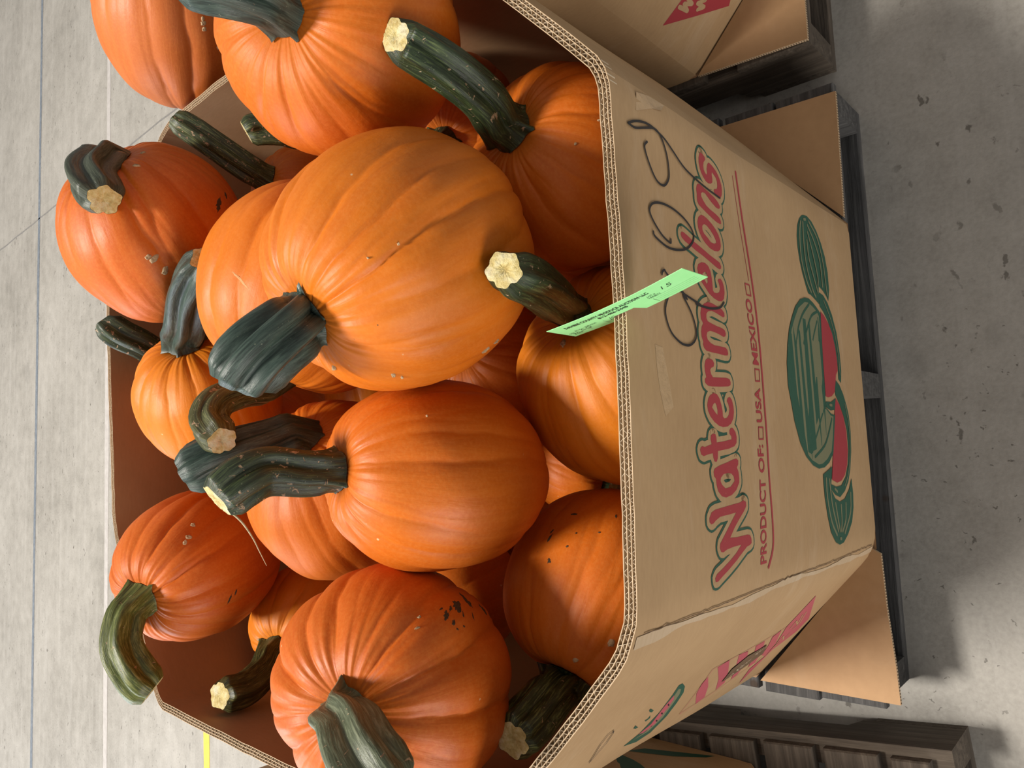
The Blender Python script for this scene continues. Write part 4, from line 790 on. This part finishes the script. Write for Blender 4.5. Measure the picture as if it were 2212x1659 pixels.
    for i in range(n):
        u = u - tan[i] * (u @ tan[i]); u /= np.linalg.norm(u); v = np.cross(tan[i], u)
        s = i / (n - 1)
        r = sr[0] + (sr[1] - sr[0]) * min(1, s * 1.3)
        if s > .93: r *= 1 - .25 * (s - .93) / .07
        a2 = kr * al + ph_ + twist * s * 2
        prof = np.abs(np.cos(a2 / 2)) ** 1.2             # kr rounded ridges
        wv_ = ridge_w[(np.floor((a2 + math.pi) / (2 * math.pi)).astype(int)) % kr]
        tipf = 1 - .55 * max(0, (s - .8) / .2)
        rad = r * (.98 + tipf * (.42 * prof * wv_ - .27)) * (1 + .035 * np.sin(al * 11 + s * 3) + .02 * np.sin(al * 2 + 3 * s))
        rings.append(path[i] + (np.cos(al) * rad)[:, None] * u + (np.sin(al) * rad)[:, None] * v)
        uu.append((u, v))
    rings = np.array(rings)
    # foot: pointed toes lying on the skin, blended into the first rings
    a2 = kr * al + ph_; spike = np.clip(np.cos(a2), 0, 1) ** 5
    toe = sr[0] * (1.06 + (.36 + .26 * np.sin(al * 2 + ph_)) * spike)
    ft = c + (np.cos(al) * toe)[:, None] * U + (np.sin(al) * toe)[:, None] * V + (zs(toe) + .0015)[:, None] * A
    lo = c + (np.cos(al) * toe * .9)[:, None] * U + (np.sin(al) * toe * .9)[:, None] * V + (zs(toe * .9) + .006)[:, None] * A
    cf = max(2, int(.016 / (L / (n - 1))) + 1)
    stack = [ft, ft * .35 + lo * .65]
    for i in range(cf + 2):
        t = (i + 1) / (cf + 3); t2 = t ** .55
        stack.append(lo * (1 - t2) + rings[min(cf + 2, n - 1)] * t2 + A * .0)
    stack = stack + [rings[i] for i in range(cf + 3, n)]
    R3 = np.array(stack)
    T = tan[-1]; tip = path[-1]
    if cut is not None:
        to = np.array(cam.matrix_world.translation) - tip; to /= np.linalg.norm(to)
        nrm = T + cut * to
    else:
        nrm = T + rng.uniform(-.25, .25, 3)
    nrm /= np.linalg.norm(nrm)
    for i in (-1, -2, -3):
        w = (1.0, .66, .33)[-i - 1]
        sh = -((R3[i] - path[i]) @ nrm) / (T @ nrm)
        R3[i] = R3[i] + w * sh[:, None] * T
    m = len(R3); sv = R3.reshape(-1, 3) - base
    sf = []
    for i in range(m - 1):
        sf += [(i * K + j, i * K + (j + 1) % K, (i + 1) * K + (j + 1) % K, (i + 1) * K + j) for j in range(K)]
    slen = np.linspace(0, L / .03, m)
    sa = np.stack([np.tile(np.cos(al), m), np.tile(np.sin(al), m), np.repeat(slen, K) + idx * 2.7], -1)
    stem = link('stem', mesh('stem', sv, sf, M['stem_' + sk], True, attr={'streak': sa}), root)
    # cut face, slightly cupped and ragged
    rim = R3[-1]; cc = rim.mean(0); cv = []; cfc = []; Q = 7
    for q in range(Q):
        w = (1 - q / Q)
        jit = rng.uniform(-.0006, .0006, (K, 1)) if q else 0
        cv.append(cc + (rim - cc) * w * (.985 if q == 0 else 1) + nrm * (.0010 * math.sin(math.pi * w) - .0022 * (1 - w) ** 2 + jit))
    cv = np.concatenate(cv + [[cc - nrm * .002]]) - base
    for q in range(Q - 1):
        cfc += [(q * K + j, q * K + (j + 1) % K, (q + 1) * K + (j + 1) % K, (q + 1) * K + j) for j in range(K)]
    cfc += [((Q - 1) * K + j, (Q - 1) * K + (j + 1) % K, Q * K) for j in range(K)]
    link('cut_end', mesh('cut_end', cv, cfc, M['cut'], True), stem)
    # ---- scabs and dirt on the skin
    off = c - base
    for (q, dw, ln, wd, kind) in marks:
        q = Vector(q); nrm_ = q.normalized(); t1 = Vector(dw); t1 = (t1 - nrm_ * t1.dot(nrm_)).normalized(); t2 = nrm_.cross(t1)
        kk = 22; ringsN = 4; cvv = []; ln *= 1.6; wd *= 1.6; hgt = {'scab': .0018, 'mud': .0004, 'scratch': .0003}[kind]
        sd = rng.uniform(0, 50)
        for r_ in range(ringsN + 1):
            f_ = 1 - r_ / (ringsN + .6)
            for j in range(kk):
                a = 2 * math.pi * j / kk; fq = 3.6 if kind == 'mud' else 1.7; jag = 1 + (.85 if kind == 'mud' else .4) * noise.noise(Vector((math.cos(a) * fq, math.sin(a) * fq, sd)))
                P_ = q * 1.12 + t1 * (math.cos(a) * ln * .5 * f_ * jag) + t2 * (math.sin(a) * wd * .5 * f_ * jag)
                ok, hit, hn, _ = shell.data_ray(P_ + Vector(off), -nrm_) if False else sm_ray(sm, P_ + Vector(off), -nrm_)
                if not ok: hit = P_ * (1 / 1.12) + Vector(off); hn = nrm_
                e = (-.0003 if r_ == 0 else hgt * (1 - (f_ * .6) ** 2) * (1 + .6 * noise.noise(Vector((P_.x, P_.y, P_.z)) * 600)))
                cvv.append(hit + hn * e)
        ff = []
        for r_ in range(ringsN):
            ff += [(r_ * kk + j, r_ * kk + (j + 1) % kk, (r_ + 1) * kk + (j + 1) % kk, (r_ + 1) * kk + j) for j in range(kk)]
        ff.append(tuple(ringsN * kk + j for j in range(kk)))
        link({'scab': 'scab', 'mud': 'dirt_mark', 'scratch': 'skin_scratch'}[kind], mesh('mark', cvv, ff, M[kind], True), root)
    return root

from mathutils.bvhtree import BVHTree
_bvh = {}
def sm_ray(me, o, d):
    k = me.name
    if k not in _bvh:
        _bvh[k] = BVHTree.FromPolygons([v.co.copy() for v in me.vertices], [tuple(p_.vertices) for p_ in me.polygons])
    hit, nn, i, dist = _bvh[k].ray_cast(o, d)
    return (hit is not None), hit, nn, i

for i, row in enumerate(PUMPKINS): make_pumpkin(i, *row)

# ------------------------------------------------------------------ green paper tag slotted over the front wall
tagroot = empty('paper_tag', (.035, -.004, .86))
tag(tagroot, 'bright green auction paper tag slotted upright over the bin rim', 'tag')
TA = Vector((.0175, .057, .901)); TB = Vector((.0500, -.085, .899)); tl = (TB - TA).length; td = (TB - TA) / tl; th_ = .046
tn = Vector((td.y, -td.x, 0)).normalized()
if tn.x > 0: tn = -tn
def tp(u, w, off=0.0):
    """u along the tag, w down from its top edge; a gentle curl"""
    q = TA + td * u + Vector((0, 0, -w)) + tn * (.003 * math.sin(math.pi * u / tl) + off)
    return q - Vector(tagroot.location)
cu_ = [i / 32 * tl for i in range(33)]
sl = (-.002 - TA.y) / (TB.y - TA.y) * tl          # where the wall passes
b = MB(); fr = []
for u in cu_:
    d = abs(u - sl - .004); w = th_ if d > .013 else .031
    fr.append((u, w))
vs_ = []
for u, w in fr:
    for k in range(4): vs_.append(tp(u, w * k / 3, .0002))
    for k in range(4): vs_.append(tp(u, w * k / 3, -.0002))
fs_ = []
for i in range(32):
    for k in range(3):
        a = i * 8 + k; fs_ += [(a, a + 1, a + 9, a + 8), (a + 4, a + 12, a + 13, a + 5)]
    a = i * 8; fs_ += [(a, a + 8, a + 12, a + 4), (a + 3, a + 7, a + 15, a + 11)]
fs_ += [(0, 4, 5, 1), (1, 5, 6, 2), (2, 6, 7, 3)]; e = 32 * 8; fs_ += [(e, e + 1, e + 5, e + 4), (e + 1, e + 2, e + 6, e + 5), (e + 2, e + 3, e + 7, e + 6)]
card = link('card', mesh('card', vs_, fs_, M['tag'], False), tagroot)
b = MB()
def tag_text(txt, u0, u1, w, hgt, weight=.0, mi=0, shear=0):
    v, f = text_mesh(txt, shear, weight); x0, x1 = v[:, 0].min(), v[:, 0].max(); y1 = v[:, 1].max()
    b.add([tp(u0 + (u1 - u0) * (q[0] - x0) / (x1 - x0), w - hgt * q[1] / y1, .0005) for q in v], f, mi)
tag_text('DAVIESS COUNTY PRODUCE AUCTION LLC', .013, .104, .0140, .0054, .03)
tag_text('812-486-3445', .046, .078, .0212, .0046, .03)
tag_text('LOT #', .098, .106, .0225, .0034); tag_text('VARIETY', .096, .109, .0275, .0034)
tag_text('QTY', .003, .009, .0335, .0030); tag_text('BOX', .0125, .019, .0300, .0030); tag_text('GRADE', .025, .038, .0285, .0030)
tag_text('30+', .004, .0165, .0400, .0062, -.01, 0, .3); tag_text('CQ', .0175, .029, .0345, .0062, -.01, 0, .3)
tag_text('JC', .049, .0575, .0340, .0060, -.01, 0, .3); tag_text('15', .114, .126, .0205, .0075, -.012, 0, .3)
def tag_line(u0, w0, u1, w1, t, mi):
    d = Vector((u1 - u0, w1 - w0, 0)).normalized(); nx, ny = -d.y * t, d.x * t
    b.add([tp(u0 + nx, w0 + ny, .00045), tp(u1 + nx, w1 + ny, .00045), tp(u1 - nx, w1 - ny, .00045), tp(u0 - nx, w0 - ny, .00045)], [(0, 1, 2, 3)], mi)
for k in range(4): tag_line(.004, .036 + k * .003, .060, .036 + k * .003, .00013, 1); tag_line(.100, .0285 + k * .0042, .142, .0285 + k * .0042, .00013, 1)
for u in (.0115, .0235, .044): tag_line(u, .029, u, .042, .00016, 0)
tag_line(.098, .031, .098, .043, .00016, 0)
b.build('tag_writing', [M['tag_ink'], M['tag_rule']], card)

# ------------------------------------------------------------------ dry grass strand caught under a stem
def strand(name, pts, r, mat, label, cat):
    P_, L = catmull(pts, 20); vs_ = []; fs_ = []; k = 5
    o0 = Vector(P_[0].tolist())
    for i, q in enumerate(P_):
        t = P_[min(i + 1, 20)] - P_[max(i - 1, 0)]; t = Vector(t.tolist()).normalized(); u = t.orthogonal().normalized(); v = t.cross(u); rr = r * (1 - .8 * i / 20)
        for j in range(k):
            a = 2 * math.pi * j / k; vs_.append(Vector(q.tolist()) - o0 + u * math.cos(a) * rr + v * math.sin(a) * rr)
    for i in range(20): fs_ += [(i * k + j, i * k + (j + 1) % k, (i + 1) * k + (j + 1) % k, (i + 1) * k + j) for j in range(k)]
    o = link(name, mesh(name, vs_, fs_, mat), None, o0)
    return tag(o, label, cat)
strand('grass_strand', [[-0.1408, 0.3937, 1.0387], [-0.1537, 0.3837, 1.0284], [-0.1724, 0.3853, 1.0142], [-0.1888, 0.3904, 1.0031], [-0.2066, 0.395, 0.9916]], .0015, M['straw'], 'thin dry grass strand hanging below the white broken stem end', 'grass')
